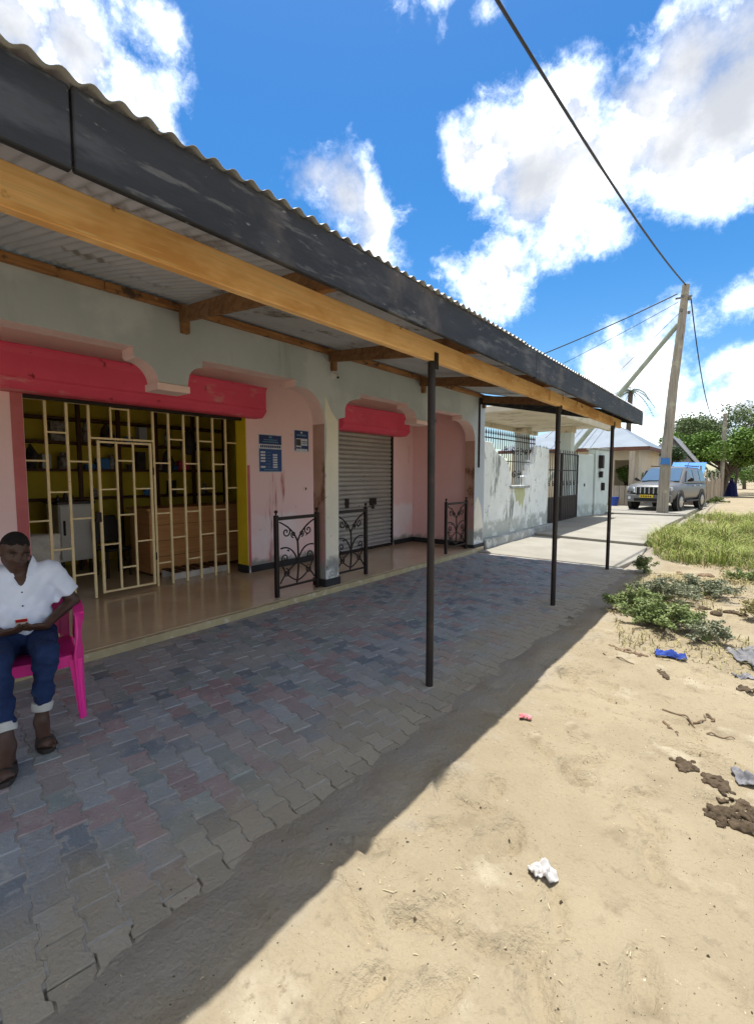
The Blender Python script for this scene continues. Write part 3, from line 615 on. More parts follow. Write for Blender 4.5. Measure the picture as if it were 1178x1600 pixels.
rod('gate_lintel', (XG, 2.397, 2.05), (XG, 3.158, 2.05), gr, .026)
gt = MB().bar((XG+.03, 2.47, .12), (XG+.03, 2.47, 2.02), .03, .026).build('gate', 'cream_metal', gr)
gt['label'] = 'narrow hinged gate of cream bars inside the grille'
for y in (2.68, 2.885): rod('gate_bar', (XG+.03, y, .13), (XG+.03, y, 2.01), gt, .024)
rod('gate_stile', (XG+.03, 3.11, .12), (XG+.03, 3.11, 2.02), gt, .03)
rod('gate_rail', (XG+.03, 2.486, .135), (XG+.03, 3.094, .135), gt, .026); rod('gate_rail', (XG+.03, 2.486, 2.005), (XG+.03, 3.094, 2.005), gt, .026)
for a, b, zz in ((2.47, 2.68, (1.42, .73)), (2.68, 2.885, (1.78, 1.09, .41)), (2.885, 3.11, (1.42, .73))):
    for z in zz: rod('gate_cross_bar', (XG+.03, a+.015, z), (XG+.03, b-.015, z), gt, .021)
for z in (.5, 1.65): MB().tube([(XG+.03, 3.14, z-.05), (XG+.03, 3.14, z+.05)], .014, 8).build('hinge', 'iron', gt, smooth=True)
B('lock_box', 'iron', gt, XG+.01, XG+.05, 2.41, 2.47, 1.02, 1.14, bevel=.004)

# ---- wrought-iron balustrade panels
def spiral(c, r0, turns, a0, sgn=1, n=22):
    return [(c[0]+r0*(1-t/n*.85)*math.cos(a0+sgn*2*math.pi*turns*t/n), c[1]+r0*(1-t/n*.85)*math.sin(a0+sgn*2*math.pi*turns*t/n)) for t in range(n+1)]
def curve2(a, b, c, n=12):
    return [((1-t)**2*a[0]+2*t*(1-t)*b[0]+t*t*c[0], (1-t)**2*a[1]+2*t*(1-t)*b[1]+t*t*c[1]) for t in [i/n for i in range(n+1)]]
def railing(label, y0, y1, x, top, left_post=True):
    t = thing('iron_railing', label, 'railing', (x, (y0+y1)/2, .07), 'wrought iron railing panels on the veranda')
    zb = .07
    if left_post:
        B('post', 'iron', t, x-.025, x+.025, y0-.025, y0+.025, zb, top+.02, bevel=.004)
    B('post', 'iron', t, x-.025, x+.025, y1-.025, y1+.025, zb, top+.02, bevel=.004)
    for yy in ([y0, y1] if left_post else [y1]):
        MB().tube([(x, yy, top+.021), (x, yy, top+.04), (x, yy, top+.055), (x, yy, top+.075), (x, yy, top+.085)], [.012, .010, .022, .022, .006], 10).build('finial', 'iron', t, smooth=True)
    B('top_rail', 'iron', t, x-.016, x+.016, y0+.026, y1-.026, top-.045, top-.003, bevel=.003)
    B('bottom_rail', 'iron', t, x-.012, x+.012, y0+.026, y1-.026, zb+.10, zb+.125)
    w = y1-y0; c = (y0+y1)/2; H = top-zb
    P3 = lambda pts: [(x, a, b) for a, b in pts]
    rr = .0105
    MB().tube(P3(curve2((c-.02, zb+.13), (c+.03, zb+H*.35), (c, zb+H*.68))), rr*1.2, 6).build('stem', 'iron', t, smooth=True)
    for s in (-1, 1):
        for (a, m, e) in (((c, zb+H*.66), (c+s*w*.10, zb+H*.84), (c+s*w*.42, zb+H*.93)), ((c, zb+H*.40), (c+s*w*.12, zb+H*.64), (c+s*w*.40, zb+H*.60)), ((c, zb+H*.16), (c+s*w*.26, zb+H*.20), (c+s*w*.40, zb+H*.42)), ((c, zb+H*.40), (c+s*w*.30, zb+H*.30), (c+s*w*.42, zb+H*.16))):
            MB().tube(P3(curve2(a, m, e)), rr, 6).build('scroll_branch', 'iron', t, smooth=True)
        for (cc, r0, a0) in (((c+s*w*.27, zb+H*.80), w*.105, math.pi/2), ((c+s*w*.30, zb+H*.47), w*.09, -math.pi/2), ((c+s*w*.28, zb+H*.28), w*.08, math.pi/2), ((c+s*w*.10, zb+H*.76), w*.06, -math.pi/2)):
            MB().tube(P3(spiral(cc, r0, 1.35, a0, s)), rr*.85, 6).build('scroll', 'iron', t, smooth=True)
    for s, f in ((-1, .55), (1, .44), (-1, .26), (1, .72)):
        a = (c+s*w*.20, zb+H*f); MB().tube([(x, a[0], a[1]), (x, a[0]+s*.02, a[1]+.018), (x, a[0]+s*.045, a[1]+.02)], [.004, .016, .002], 6, flat=.4).build('leaf', 'iron', t, smooth=True)
    return t
railing('black scrolled iron railing panel left of the white peeling pier', 3.80, 4.50, -4.59, 1.08)
railing('black scrolled iron railing panel in front of the closed shutter', 4.87, 5.56, -4.61, 1.09, False)
railing('black scrolled iron railing panel at the far end of the veranda', 7.98, 8.80, -4.60, 1.06)

# ---- posters (printing too small to read: bars stand for the lines)
def poster(label, y0, y1, z0, z1, rows):
    t = thing('wall_poster', label, 'poster', (-6.1, (y0+y1)/2, z0), 'blue notices on the pink wall')
    B('sheet', 'poster_white', t, -6.0985, -6.096, y0-.012, y1+.012, z0-.012, z1+.012)
    w, h = y1-y0, z1-z0
    for (a, b, c, d, m, lvl) in rows:
        B('print', m, t, -6.0955-.0002, -6.0955+.0012*lvl, y0+w*a, y0+w*b, z0+h*c, z0+h*d)
    return t
rows = [(0, 1, 0, .62, 'poster_blue', 1), (0, 1, .75, 1, 'poster_navy', 1), (.16, .86, .80, .83, 'poster_sky', 2), (.2, .8, .86, .885, 'poster_sky', 2), (.43, .57, .92, .97, 'poster_sky', 2)]
rows += [(.05+.085*i, .05+.085*i+.06, .655, .72, 'poster_navy', 2) for i in range(11)]
rows += [(.06, .26, .10+.08*i, .15+.08*i, 'poster_white', 2) for i in (0, 2, 3, 4, 5)]+[(.60, .80, .10+.068*i, .145+.068*i, 'poster_white', 2) for i in range(6)]
rows += [(.30, .5, .12+.08*i, .135+.08*i, 'poster_sky', 2) for i in range(6)]+[(.2, .85, .035, .06, 'poster_sky', 2)]
poster('larger blue notice with two white columns, beside the grille', 4.735, 5.185, 1.655, 2.235, rows)
rows = [(0, 1, .62, 1, 'poster_navy', 1), (.15, .85, .74, .82, 'poster_sky', 2), (.44, .56, .87, .95, 'poster_white', 2), (0, .10, .04, .62, 'poster_navy', 1), (.12, .45, .27, .58, 'dark_goods', 1), (.52, .95, .45, .49, 'poster_navy', 2), (.52, .95, .36, .40, 'poster_sky', 2), (.48, 1, .12, .28, 'poster_navy', 2), (.12, .45, .12, .20, 'poster_navy', 2), (.93, 1, .02, .62, 'poster_navy', 1)]
poster('smaller blue notice with photo panel, higher and nearer the pier', 5.475, 5.79, 2.005, 2.355, rows)
# lamp holder under the wall plate
lh = thing('lamp_holder', 'small white lamp holder on the grey wall above the pier', 'lamp holder', (-4.5, 4.74, 2.95))
MB().tube([(-4.499, 4.74, 2.95), (-4.48, 4.74, 2.95)], .045, 14).build('base_plate', 'white_paint', lh, smooth=True)
MB().tube([(-4.48, 4.74, 2.95), (-4.45, 4.74, 2.94), (-4.43, 4.74, 2.925), (-4.41, 4.74, 2.905)], [.03, .026, .024, .02], 12).build('socket', 'white_paint', lh, smooth=True)
MB().tube([(-4.41, 4.74, 2.905), (-4.40, 4.74, 2.895)], .017, 12).build('socket_mouth', 'plastic_black', lh, smooth=True)
MB().tube([(-4.49, 4.73, 2.99), (-4.488, 4.70, 3.06), (-4.49, 4.71, 3.20)], .004, 6).build('wire', 'cable', lh, smooth=True)
# electric socket on the pink wall
sk = thing('wall_socket', 'tiny dark cable hole low on the pink wall below the small notice', 'wall fitting', (-6.1, 5.72, 1.36))
B('cover', 'pink_trim', sk, -6.099, -6.09, 5.66, 5.74, 1.33, 1.41, bevel=.004); B('hole', 'plastic_black', sk, -6.0905, -6.0885, 5.70, 5.73, 1.34, 1.38)

# ---- things inside the open shop
rack = thing('shelf_rack', 'dark brown shelving grid on the yellow back wall of the shop', 'shelves', (-9.0, 3.2, .07))
for z in (2.52, 2.13, 1.68, 1.20): B('shelf', 'shelf_wood', rack, -9.098, -8.80, .7, 6.0, z-.02, z+.02)
for y in (.9, 1.6, 2.25, 3.15, 3.78, 4.45, 5.2, 5.9): B('upright', 'shelf_wood', rack, -8.80, -8.755, y-.03, y+.03, .07, 2.9)
gd = random.Random(5)
GOODS = [('dark cardboard carton', 'carton'), ('black plastic tub', 'tub'), ('pale glass jar', 'jar'), ('grey folded cloth pile', 'cloth')]
kk = 0; CM = ['dark_goods', 'mixed_goods', 'kiosk_blue', 'red_box', 'tarp_white', 'dark_goods']; cnt_ = {}
ORD = ['leftmost', 'second', 'third', 'fourth', 'fifth', 'sixth']
for z, ys in ((1.70, (1.9, 2.1, 2.5, 2.7, 2.95, 3.35, 3.55, 3.7, 4.0, 4.2, 4.6, 4.85, 5.05, 5.4)), (2.15, (2.0, 2.9, 3.3, 4.0, 4.25, 4.75, 5.1)), (1.22, (2.3, 3.4, 4.3, 4.8, 5.5))):
    for y in ys:
        w, h = gd.uniform(.06, .13), gd.uniform(.14, .34); t_ = kk % 3; kk += 1
        lv = {1.70: 'second-lowest', 2.15: 'upper', 1.22: 'lowest'}[z]
        if t_ == 0: o = MB().box(-9.0, -8.84, y-w, y+w, z+.001, z+h).build('carton', CM[kk % 5], bevel=.006); lb = 'carton'; ct = 'carton'
        elif t_ == 1: o = MB().tube([(-8.9, y, z+.001), (-8.9, y, z+h*.7), (-8.9, y, z+h*.8), (-8.9, y, z+h)], [w*.6, w*.6, w*.35, w*.35], 12).build('jar', 'mixed_goods', smooth=40); lb = 'pale jar'; ct = 'jar'
        else: o = MB().tube([(-8.9, y, z+.001), (-8.9, y, z+h*.5)], [w*.6, w*.8], 12).build('tub', CM[(kk+2) % 6], smooth=40); lb = 'tub'; ct = 'tub'
        q_ = cnt_.get((lb, lv), 0); cnt_[(lb, lv)] = q_+1
        tag(o, f'{lb}, {ORD[q_]} from the left of its kind on the {lv} back shelf'.replace('leftmost from the left', 'leftmost'), ct, f'{lb}s on the {lv} shelf')
fr = thing('cabinet', 'white metal cabinet standing behind the grille in the shop', 'cabinet', (-8.2, 2.95, .07))
B('body', 'white_paint', fr, -8.5, -8.0, 2.55, 3.03, .30, 1.16, bevel=.01); B('door', 'white_paint', fr, -8.0, -7.975, 2.565, 3.015, .33, 1.14, bevel=.006)
B('top', 'dark_goods', fr, -8.52, -7.97, 2.53, 3.05, 1.16, 1.20, bevel=.005); B('handle', 'iron', fr, -7.975, -7.955, 2.60, 2.625, .70, .92)
for x in (-8.46, -8.06):
    for y in (2.6, 2.98): B('leg', 'iron', fr, x-.02, x+.02, y-.02, y+.02, .067, .30)
for y, h, lb_ in ((2.62, .10, 'shortest'), (2.72, .16, 'tallest'), (2.80, .13, 'middle-sized')):
    o = MB().tube([(-8.2, y, 1.201), (-8.2, y, 1.2+h*.6), (-8.2, y, 1.2+h*.75), (-8.2, y, 1.2+h)], [.03, .03, .014, .014], 10).build('bottle', 'dark_goods', smooth=40); tag(o, f'{lb_} of three dark bottles on top of the white cabinet', 'bottle', 'bottles on the white cabinet')
ct = thing('counter', 'orange-brown wooden shop counter behind the right half of the grille', 'counter', (-7.0, 4.2, .07))
B('front_panel', 'counter_wood', ct, -7.02, -6.99, 3.40, 5.35, .12, 1.06); B('end_panel', 'counter_wood', ct, -7.6, -7.021, 3.40, 3.43, .12, 1.06)
B('worktop', 'counter_wood', ct, -7.65, -6.96, 3.36, 5.40, 1.062, 1.10, bevel=.006); B('plinth', 'shelf_wood', ct, -7.55, -7.04, 3.45, 5.32, .068, .12)
for z in (.36, .60, .84): B('plank_joint', 'shelf_wood', ct, -6.9898, -6.9885, 3.41, 5.34, z-.003, z+.003)
pl = thing('timber_pallet', 'low timber pallet on the floor in front of the counter', 'pallet', (-6.7, 4.05, .07))
B('front_board', 'sacking', pl, -6.60, -6.55, 3.52, 4.46, .068, .165, bevel=.006); B('rear_board', 'sacking', pl, -6.92, -6.87, 3.52, 4.46, .068, .165)
for i in range(6): B('slat', 'shelf_wood', pl, -6.94, -6.54, 3.54+i*.155, 3.63+i*.155, .1655, .185)
def sack_f(P):
    q = np.abs(P-np.array((-6.75, 1.93, .46), np.float32)-np.stack([0*P[:, 0], (P[:, 2]-.46)*.10, 0*P[:, 0]], 1)); w = np.array((.07, .155, .37), np.float32)*np.stack([1+0*q[:, 0], 1-.25*q[:, 2], 1+0*q[:, 0]], 1)
    e = q-w; return np.linalg.norm(np.maximum(e, 0), axis=1)+np.minimum(e.max(1), 0)-.03-.03*np.cos(np.clip(q[:, 1]*7, 0, 1.5))+.010*np.sin(P[:, 2]*30+P[:, 1]*19)
tag(sdf_obj('sack', sack_f, (-7, 1.55, .05), (-6.5, 2.25, .95), .02, 'sacking'), 'full off-white sack leaning just inside the grille at the left', 'sack')
dk = thing('black_chair', 'black chair in the shop behind the wicket gate', 'chair', (-7.6, 3.0, .07))
B('seat', 'plastic_black', dk, -7.85, -7.40, 2.95, 3.33, .46, .51, bevel=.02); MB().prism([(2.97, .55), (3.31, .55), (3.33, .85), (3.27, .97), (3.01, .97), (2.95, .85)], 0, -7.87, -7.83).build('backrest', 'plastic_black', dk, bevel=.012)
for x in (-7.82, -7.43):
    for y in (2.98, 3.30): B('leg', 'iron', dk, x-.015, x+.015, y-.015, y+.015, .067, .46)
for x in (2.99, 3.29): B('back_post', 'iron', dk, -7.865, -7.84, x-.012, x+.012, .51, .56)

for k, (y, z, w, h) in enumerate(((2.45, 2.10, .10, .34), (3.55, 2.50, .13, .42), (4.62, 2.10, .12, .46), (5.05, 2.50, .14, .50), (2.02, 1.66, .12, .40))):
    o = MB().tube([(-8.72, y, z-.02), (-8.72, y, z-.10), (-8.70, y+.02, z-h*.6), (-8.71, y, z-h)], [.012, w*.55, w, w*.7], 10, flat=.55).build('hanging_bag', 'dark_goods', smooth=60)
    tag(o, 'dark bag hanging from the back shelves, '+['over the white cabinet', 'high above the wicket gate', 'behind the middle of the counter', 'farthest right', 'lowest, at the left end'][k], 'bag', 'bags hanging in the shop')

# ================================================================== pink plastic chair and the seated person
FD = Vector((.96, -.28, 0)).normalized(); LF = Vector((-FD.y, FD.x, 0))
PO = Vector((-3.74, .945, 0))
def loc3(f, l, z): return PO+FD*f+LF*l+Vector((0, 0, z))
def nl(f, l, z): return np.array(loc3(f, l, z), np.float32)
chair = thing('plastic_chair', 'bright pink plastic armchair that the man sits on', 'chair', tuple(PO))
def cl3(f, l, z): return loc3(f+.01, l*1.06+.03, z)
def ribbon(name, path, w, th, nrm=None, parent=chair, m='chair_pink'):
    """flat moulded band along path; w per point, th thick; nrm = direction of its thickness"""
    mb = MB(); n = len(path); ws = w if hasattr(w, '__len__') else [w]*n
    for i, p in enumerate(path):
        p = Vector(p); d = (Vector(path[min(i+1, n-1)])-Vector(path[max(i-1, 0)])).normalized()
        nn = Vector(nrm[i] if isinstance(nrm, list) else nrm); s_ = d.cross(nn).normalized(); nn = s_.cross(d).normalized()
        for a, b in ((-.5, -.5), (.5, -.5), (.5, .5), (-.5, .5)): mb.v.append(tuple(p+s_*ws[i]*a+nn*th*b))
    for i in range(n-1):
        for k in range(4): mb.f.append((i*4+k, i*4+(k+1) % 4, i*4+4+(k+1) % 4, i*4+4+k)); mb.mi.append(0)
    mb.f += [(3, 2, 1, 0), tuple(4*(n-1)+k for k in range(4))]; mb.mi += [0, 0]
    return mb.build(name, m, parent, smooth=35, bevel=.004, seg=2)
# seat shell
sv = MB(); nu, nv = 8, 8
for i in range(nu+1):
    for j in range(nv+1):
        f = -.23+.47*i/nu; l = (-.225+.45*j/nv)*(1+.06*i/nu); dip = -.022*(1-((j/nv-.5)*2)**2)*(1-(i/nu)**3)-.03*max(0, i/nu-.85)/.15
        sv.v.append(tuple(cl3(f, l, .435+dip)))
        sv.v.append(tuple(cl3(f, l, .423+dip)))
for i in range(nu):
    for j in range(nv):
        a = (i*(nv+1)+j)*2; b = a+2; c = a+(nv+1)*2; d = c+2
        sv.f += [(a, b, d, c), (a+1, c+1, d+1, b+1)]; sv.mi += [0, 0]
ed = [(i*(nv+1)+0)*2 for i in range(nu+1)], [(i*(nv+1)+nv)*2 for i in range(nu+1)], [(0*(nv+1)+j)*2 for j in range(nv+1)], [(nu*(nv+1)+j)*2 for j in range(nv+1)]
for e in ed:
    for a, b in zip(e, e[1:]): sv.f.append((a, b, b+1, a+1)); sv.mi.append(0)
sv.build('seat', 'chair_pink', chair, smooth=50)
ribbon('front_apron', [cl3(.245, -.225, .395), cl3(.25, -.1, .385), cl3(.25, .1, .385), cl3(.245, .225, .395)], .075, .010, FD)
for s in (-1, 1):
    ribbon('side_apron', [cl3(.235, s*.245, .385), cl3(0, s*.238, .39), cl3(-.22, s*.225, .385)], .07, .010, LF)
    nr = (LF*.8+FD*.35)
    ribbon('front_leg', [cl3(.255, s*.265, .0), cl3(.238, s*.258, .22), cl3(.222, s*.256, .42), cl3(.205, s*.262, .55), cl3(.165, s*.268, .635), cl3(.10, s*.272, .665)], [.066, .086, .118, .105, .085, .07], .014, [LF*s+FD*.5, LF*s+FD*.5, LF*s+FD*.5, LF*s+FD*.25, LF*s+Vector((0, 0, .7)), LF*s*.4+Vector((0, 0, 1))])
    ribbon('front_leg_flange', [cl3(.262, s*.262, .0), cl3(.256, s*.245, .22), cl3(.252, s*.235, .40)], [.04, .05, .075], .010, FD)
    ribbon('arm', [cl3(.105, s*.272, .665), cl3(0, s*.276, .675), cl3(-.12, s*.272, .69), cl3(-.21, s*.245, .72), cl3(-.262, s*.20, .76)], [.06, .062, .06, .055, .05], .014, Vector((0, 0, 1)))
    ribbon('back_leg', [cl3(-.33, s*.255, .0), cl3(-.28, s*.245, .22), cl3(-.235, s*.225, .42)], [.055, .065, .085], .014, LF*s-FD*.6)
    ribbon('arm_panel', [cl3(-.13, s*.248, .44), cl3(-.15, s*.256, .57), cl3(-.15, s*.262, .675)], [.34, .30, .30], .010, LF)
    ribbon('back_stile', [cl3(-.235, s*.20, .43), cl3(-.265, s*.205, .62), cl3(-.30, s*.195, .80)], [.06, .055, .06], .014, FD)
ribbon('back_top_rail', [cl3(-.30, -.195, .80), cl3(-.315, -.1, .85), cl3(-.32, 0, .862), cl3(-.315, .1, .85), cl3(-.30, .195, .80)], .055, .014, FD)
ribbon('back_panel', [cl3(-.242, 0, .45), cl3(-.272, 0, .60), cl3(-.30, 0, .74)], [.38, .40, .38], .008, FD)
for l in (-.12, -.06, 0, .06, .12):
    ribbon('back_slat', [cl3(-.235, l*.9, .43), cl3(-.272, l, .62), cl3(-.314, l*1.05, .835)], .036, .010, FD)

man = thing('person', 'person in white short-sleeved shirt and dark blue jeans seated looking at a phone', 'person', tuple(PO))
K = dict(
    neckb=nl(-.055, .015, .985), head=nl(-.005, -.012, 1.105),
    lsh=nl(-.065, .185, .935), lel=nl(-.075, .295, .715), lwr=nl(.145, .135, .625), rsh=nl(-.05, -.165, .935), rel=nl(-.03, -.285, .705), rwr=nl(.15, -.095, .615),
    lhip=nl(.0, .095, .515), lkn=nl(.40, .125, .515), lan=nl(.44, .085, .115), rhip=nl(.0, -.095, .515), rkn=nl(.44, -.105, .515), ran=nl(.665, -.065, .115))
HM = np.array(Matrix.Rotation(R(20), 3, 'Z').to_3x3() @ Matrix.Identity(3))   # head turned a little
hz_ = Vector((0, 0, 1)); hf = (FD+LF*.30).normalized(); hf = (hf*math.cos(R(15))-hz_*math.sin(R(15))).normalized()
hl = hz_.cross(hf).normalized(); hl = (hl*math.cos(R(-8))+hz_*math.sin(R(-8))).normalized(); hu = hf.cross(hl).normalized()
HB = np.array([hf, hl, hu], np.float32).T                     # columns: forward, left, up of the head
def hp(f, l, u): return K['head']+HB@np.array([f, l, u], np.float32)
def head_sdf(P):
    d = s_ell(P, hp(-.008, 0, .022), (.098, .076, .098), HB)
    d = smin(d, s_ell(P, hp(.030, 0, -.045), (.066, .058, .076), HB), .035)       # face and jaw
    d = smin(d, s_ell(P, hp(.068, 0, -.098), (.022, .026, .018), HB), .03)        # chin
    for s in (-1, 1):
        d = smin(d, s_ell(P, hp(.062, s*.040, -.030), (.026, .022, .022), HB), .02)   # cheek
        d = smax(d, -s_ell(P, hp(.104, s*.033, .006), (.022, .022, .013), HB), .012)   # eye socket
        d = smin(d, s_ell(P, hp(.078, s*.032, .026), (.020, .028, .008), HB), .012)   # brow
        d = smin(d, s_ell(P, hp(.0, s*.078, -.012), (.020, .008, .031), HB), .008)     # ear
    d = smin(d, s_cone(P, hp(.088, 0, .008), hp(.108, 0, -.030), .008, .013), .012)   # nose
    for s in (-1, 1): d = smin(d, s_ell(P, hp(.096, s*.013, -.034), (.011, .010, .009), HB), .006)
    d = smin(d, s_ell(P, hp(.092, 0, -.060), (.011, .025, .007), HB), .006)
    d = smin(d, s_ell(P, hp(.090, 0, -.074), (.012, .022, .008), HB), .006)
    return d
FINGERS = []
def hand(w, to, pn, spread, s, curl):
    """palm + five fingers: w wrist, to pointing direction, pn palm normal (towards what is held)"""
    to = Vector(to).normalized(); pn = Vector(pn).normalized(); sd = to.cross(pn).normalized()*s; w = Vector(w.tolist())
    out = [('palm', np.array(w), np.array(w+to*.085), .026, .036, np.array(sd), np.array(pn))]
    for k, (o_, ln) in enumerate(((-.030, .062), (-.010, .074), (.011, .078), (.031, .070))):
        a = w+to*.080+sd*o_; d = to; pts = [a]
        for q, fr in enumerate((.45, .32, .23)):
            d = (d*math.cos(curl)+pn*math.sin(curl)).normalized(); pts.append(pts[-1]+d*ln*fr)
        out.append(('fin', pts, .0088))
    a = w+to*.028+sd*.030; d = (to*.6+sd*.55+pn*.55).normalized(); pts = [a, a+d*.036, a+d*.036+(to*.75+pn*.6).normalized()*.032]
    out.append(('fin', pts, .0105)); return out
lh_ = hand(K['lwr'], FD*.50-LF*.78+Vector((0, 0, .02)), Vector((0, 0, .75))+FD*-.5, 1, 1, R(24))
rh_ = hand(K['rwr'], FD*.42+LF*.80+Vector((0, 0, .12)), Vector((0, 0, .75))+FD*-.5, 1, -1, R(26))
def body_sdf(P):
    d = head_sdf(P)
    d = smin(d, s_cone(P, K['neckb'], hp(-.02, 0, -.06), .058, .052), .03)
    d = smin(d, s_cone(P, nl(-.04, 0, .56), nl(-.06, .01, .86), .115, .13), .05)
    for a, b, c, r in (('lsh', 'lel', 'lwr', 1), ('rsh', 'rel', 'rwr', 1)):
        arm = smin(s_cone(P, K[a], K[b], .050, .040), s_cone(P, K[b], K[c], .041, .026), .02)
        d = smin(d, arm, .03)
    for H in (lh_, rh_):
        for it in H:
            if it[0] == 'palm':
                c = (it[1]+it[2])/2+0*it[5]; M_ = np.array([(it[2]-it[1])/np.linalg.norm(it[2]-it[1]), it[5], it[6]], np.float32).T
                d = smin(d, s_ell(P, c, (.058, .043, .019), M_), .018)
            else:
                pts = it[1]; ff = None
                for q in range(len(pts)-1):
                    g = s_cone(P, pts[q], pts[q+1], it[2]*(1-.08*q), it[2]*(1-.08*(q+1))); ff = g if ff is None else smin(ff, g, .004)
                d = smin(d, ff, .005)
    for a, kn, s, toe in (('lan', 'lkn', 1, (.62, .105)), ('ran', 'rkn', -1, (.86, -.075))):
        an = K[a]; up = an+(K[kn]-an)*.32
        leg = s_cone(P, an, up, .034, .038)
        af = float((Vector(an.tolist())-PO).dot(FD)); al = float((Vector(an.tolist())-PO).dot(LF))
        heel = nl(af-.035, al, .048); ball = nl(toe[0]-.05, toe[1], .046)
        leg = smin(leg, s_cone(P, heel, nl(af+.03, al+(toe[1]-al)*.3, .055), .030, .036), .03)
        leg = smin(leg, s_cone(P, an, ball, .036, .026), .03); leg = smin(leg, s_ell(P, ball, (.045, .040, .022), np.array([FD, LF, hz_], np.float32).T), .02)
        for k in range(5):
            b_ = nl(toe[0]-.045-abs(k-1)*.006, toe[1]+(k-2)*.0165*s*-1, .040); e_ = nl(toe[0]+.012-k*.009 if k else toe[0]+.014, toe[1]+(k-2)*.018*s*-1, .036)
            leg = smin(leg, s_cone(P, b_, e_, .0115 if k else .014, .009 if k else .012), .006)
        d = smin(d, leg, .01)
    return d
lo = (PO.x-.55, PO.y-.62, -.01); hi = (PO.x+1.05, PO.y+.55, 1.27)
mbx = lambda a, b: (tuple(np.minimum(a, b)), tuple(np.maximum(a, b)))
body = sdf_obj('body', body_sdf, lo, hi, .0072, 'skin', man)
def hair_sdf(P):
    d = s_ell(P, hp(-.011, 0, .025), (.1015, .0805, .1015), HB); q = (P-K['head'])@HB; q[:, 2] += .006*np.sin(q[:, 1]*120)+.004*np.sin(q[:, 1]*310+q[:, 0]*200)
    d = smax(d, (.048-.30*np.minimum(q[:, 0]+.02, .2)*-1.0*0-q[:, 2]+np.clip(q[:, 0]-.02, 0, 1)*.35-np.clip(-q[:, 0], 0, 1)*.95), .006)
    return d+.0015*np.sin(P[:, 0]*420)*np.sin(P[:, 1]*390)*np.sin(P[:, 2]*410)
sdf_obj('hair', hair_sdf, tuple(K['head']-.16), tuple(K['head']+.16), .006, 'hair', man)
for s in (-1, 1):
    sdf_obj('eye', lambda P, s=s: s_ell(P, hp(.0790, s*.033, .002), (.011, .012, .0042), HB), tuple(hp(.08, s*.033, .004)-.03), tuple(hp(.08, s*.033, .004)+.03), .0025, 'eye_white', man)
    sdf_obj('pupil', lambda P, s=s: s_ell(P, hp(.0890, s*.032, .0005), (.0025, .0058, .0045), HB), tuple(hp(.09, s*.033, .004)-.02), tuple(hp(.09, s*.033, .004)+.02), .0016, 'button', man)
    sdf_obj('eyebrow', lambda P, s=s: s_ell(P, hp(.093, s*.034, .027), (.007, .020, .004), HB), tuple(hp(.09, s*.033, .027)-.035), tuple(hp(.09, s*.033, .027)+.035), .003, 'hair', man)
sdf_obj('lips', lambda P: smin(s_ell(P, hp(.098, 0, -.061), (.007, .022, .0055), HB), s_ell(P, hp(.096, 0, -.073), (.008, .020, .006), HB), .002), tuple(hp(.095, 0, -.066)-.04), tuple(hp(.095, 0, -.066)+.04), .0026, 'lip', man)
def wr(P, a, s, ph=0.): return a*np.sin(P[:, 2]*s+6*np.sin(P[:, 0]*9+P[:, 1]*7+ph))
def shirt_sdf(P):
    q = np.stack([(P-np.array(PO, np.float32))@np.array(FD, np.float32), (P-np.array(PO, np.float32))@np.array(LF, np.float32), P[:, 2]], 1)
    M3 = np.array([FD, LF, hz_], np.float32).T
    d = s_ell(P, nl(-.055, .008, .82), (.135, .185, .20), M3)
    d = smin(d, s_ell(P, nl(-.015, .0, .62), (.155, .175, .17), M3), .09)
    d = smin(d, s_cone(P, K['lsh']+nl(0, -.02, .0)-nl(0, 0, 0), K['rsh']+nl(0, .02, 0)-nl(0, 0, 0), .072, .072), .05)
    le = K['lsh']+(K['lel']-K['lsh'])*.74; re = K['rsh']+(K['rel']-K['rsh'])*.74
    sl = smin(s_cone(P, K['lsh'], le, .072, .076), s_cone(P, K['rsh'], re, .072, .076), .001)
    for e, sh in ((le, K['lsh']), (re, K['rsh'])):
        ax = (e-sh)/np.linalg.norm(e-sh); sl = np.where(np.linalg.norm(P-e, axis=1) < .16, smax(sl, (P-e)@ax, .008), sl)
    d = smin(d, sl, .035)
    d = smin(d, s_cone(P, nl(-.06, .012, .94), nl(-.05, .012, 1.0), .085, .064), .04)
    d = d+wr(P, .0055, 34)+.005*np.sin(q[:, 1]*42+q[:, 2]*38+2*np.sin(q[:, 2]*17))*np.clip((.95-q[:, 2])*4, .25, 1)+.003*np.sin(q[:, 1]*75-q[:, 2]*50)
    neck = s_cone(P, nl(-.065, .012, .97), nl(-.02, .012, 1.12), .056, .075)
    vee = s_cone(P, nl(.09, .015, .87), nl(.02, .012, 1.03), .008, .066)
    d = smax(d, -neck, .008); d = smax(d, -vee, .008)
    return smax(d, .515-P[:, 2], .01)
sdf_obj('shirt', shirt_sdf, (PO.x-.34, PO.y-.45, .48), (PO.x+.30, PO.y+.45, 1.06), .0085, 'shirt', man)
def collar(s):
    pts = [loc3(-.115, s*.055+.012, 1.035), loc3(-.06, s*.078+.012, 1.035), loc3(.0, s*.070+.012, .995), loc3(.045, s*.045+.014, .935)]
    ribbon('collar', pts, [.05, .055, .06, .035], .007, [(LF*s+hz_*.4-FD*.4), (LF*s+hz_*.4), (LF*s*.7+hz_*.3+FD*.7), (LF*s*.3+hz_*.2+FD)], parent=man, m='shirt')
collar(1); collar(-1)
for z, f in ((.845, .082), (.76, .105), (.67, .142)):
    c = nl(f, .018, z); sdf_obj('shirt_button', lambda P, c=c: s_ell(P, c, (.008, .006, .006)), tuple(c-.015), tuple(c+.015), .003, 'button', man)
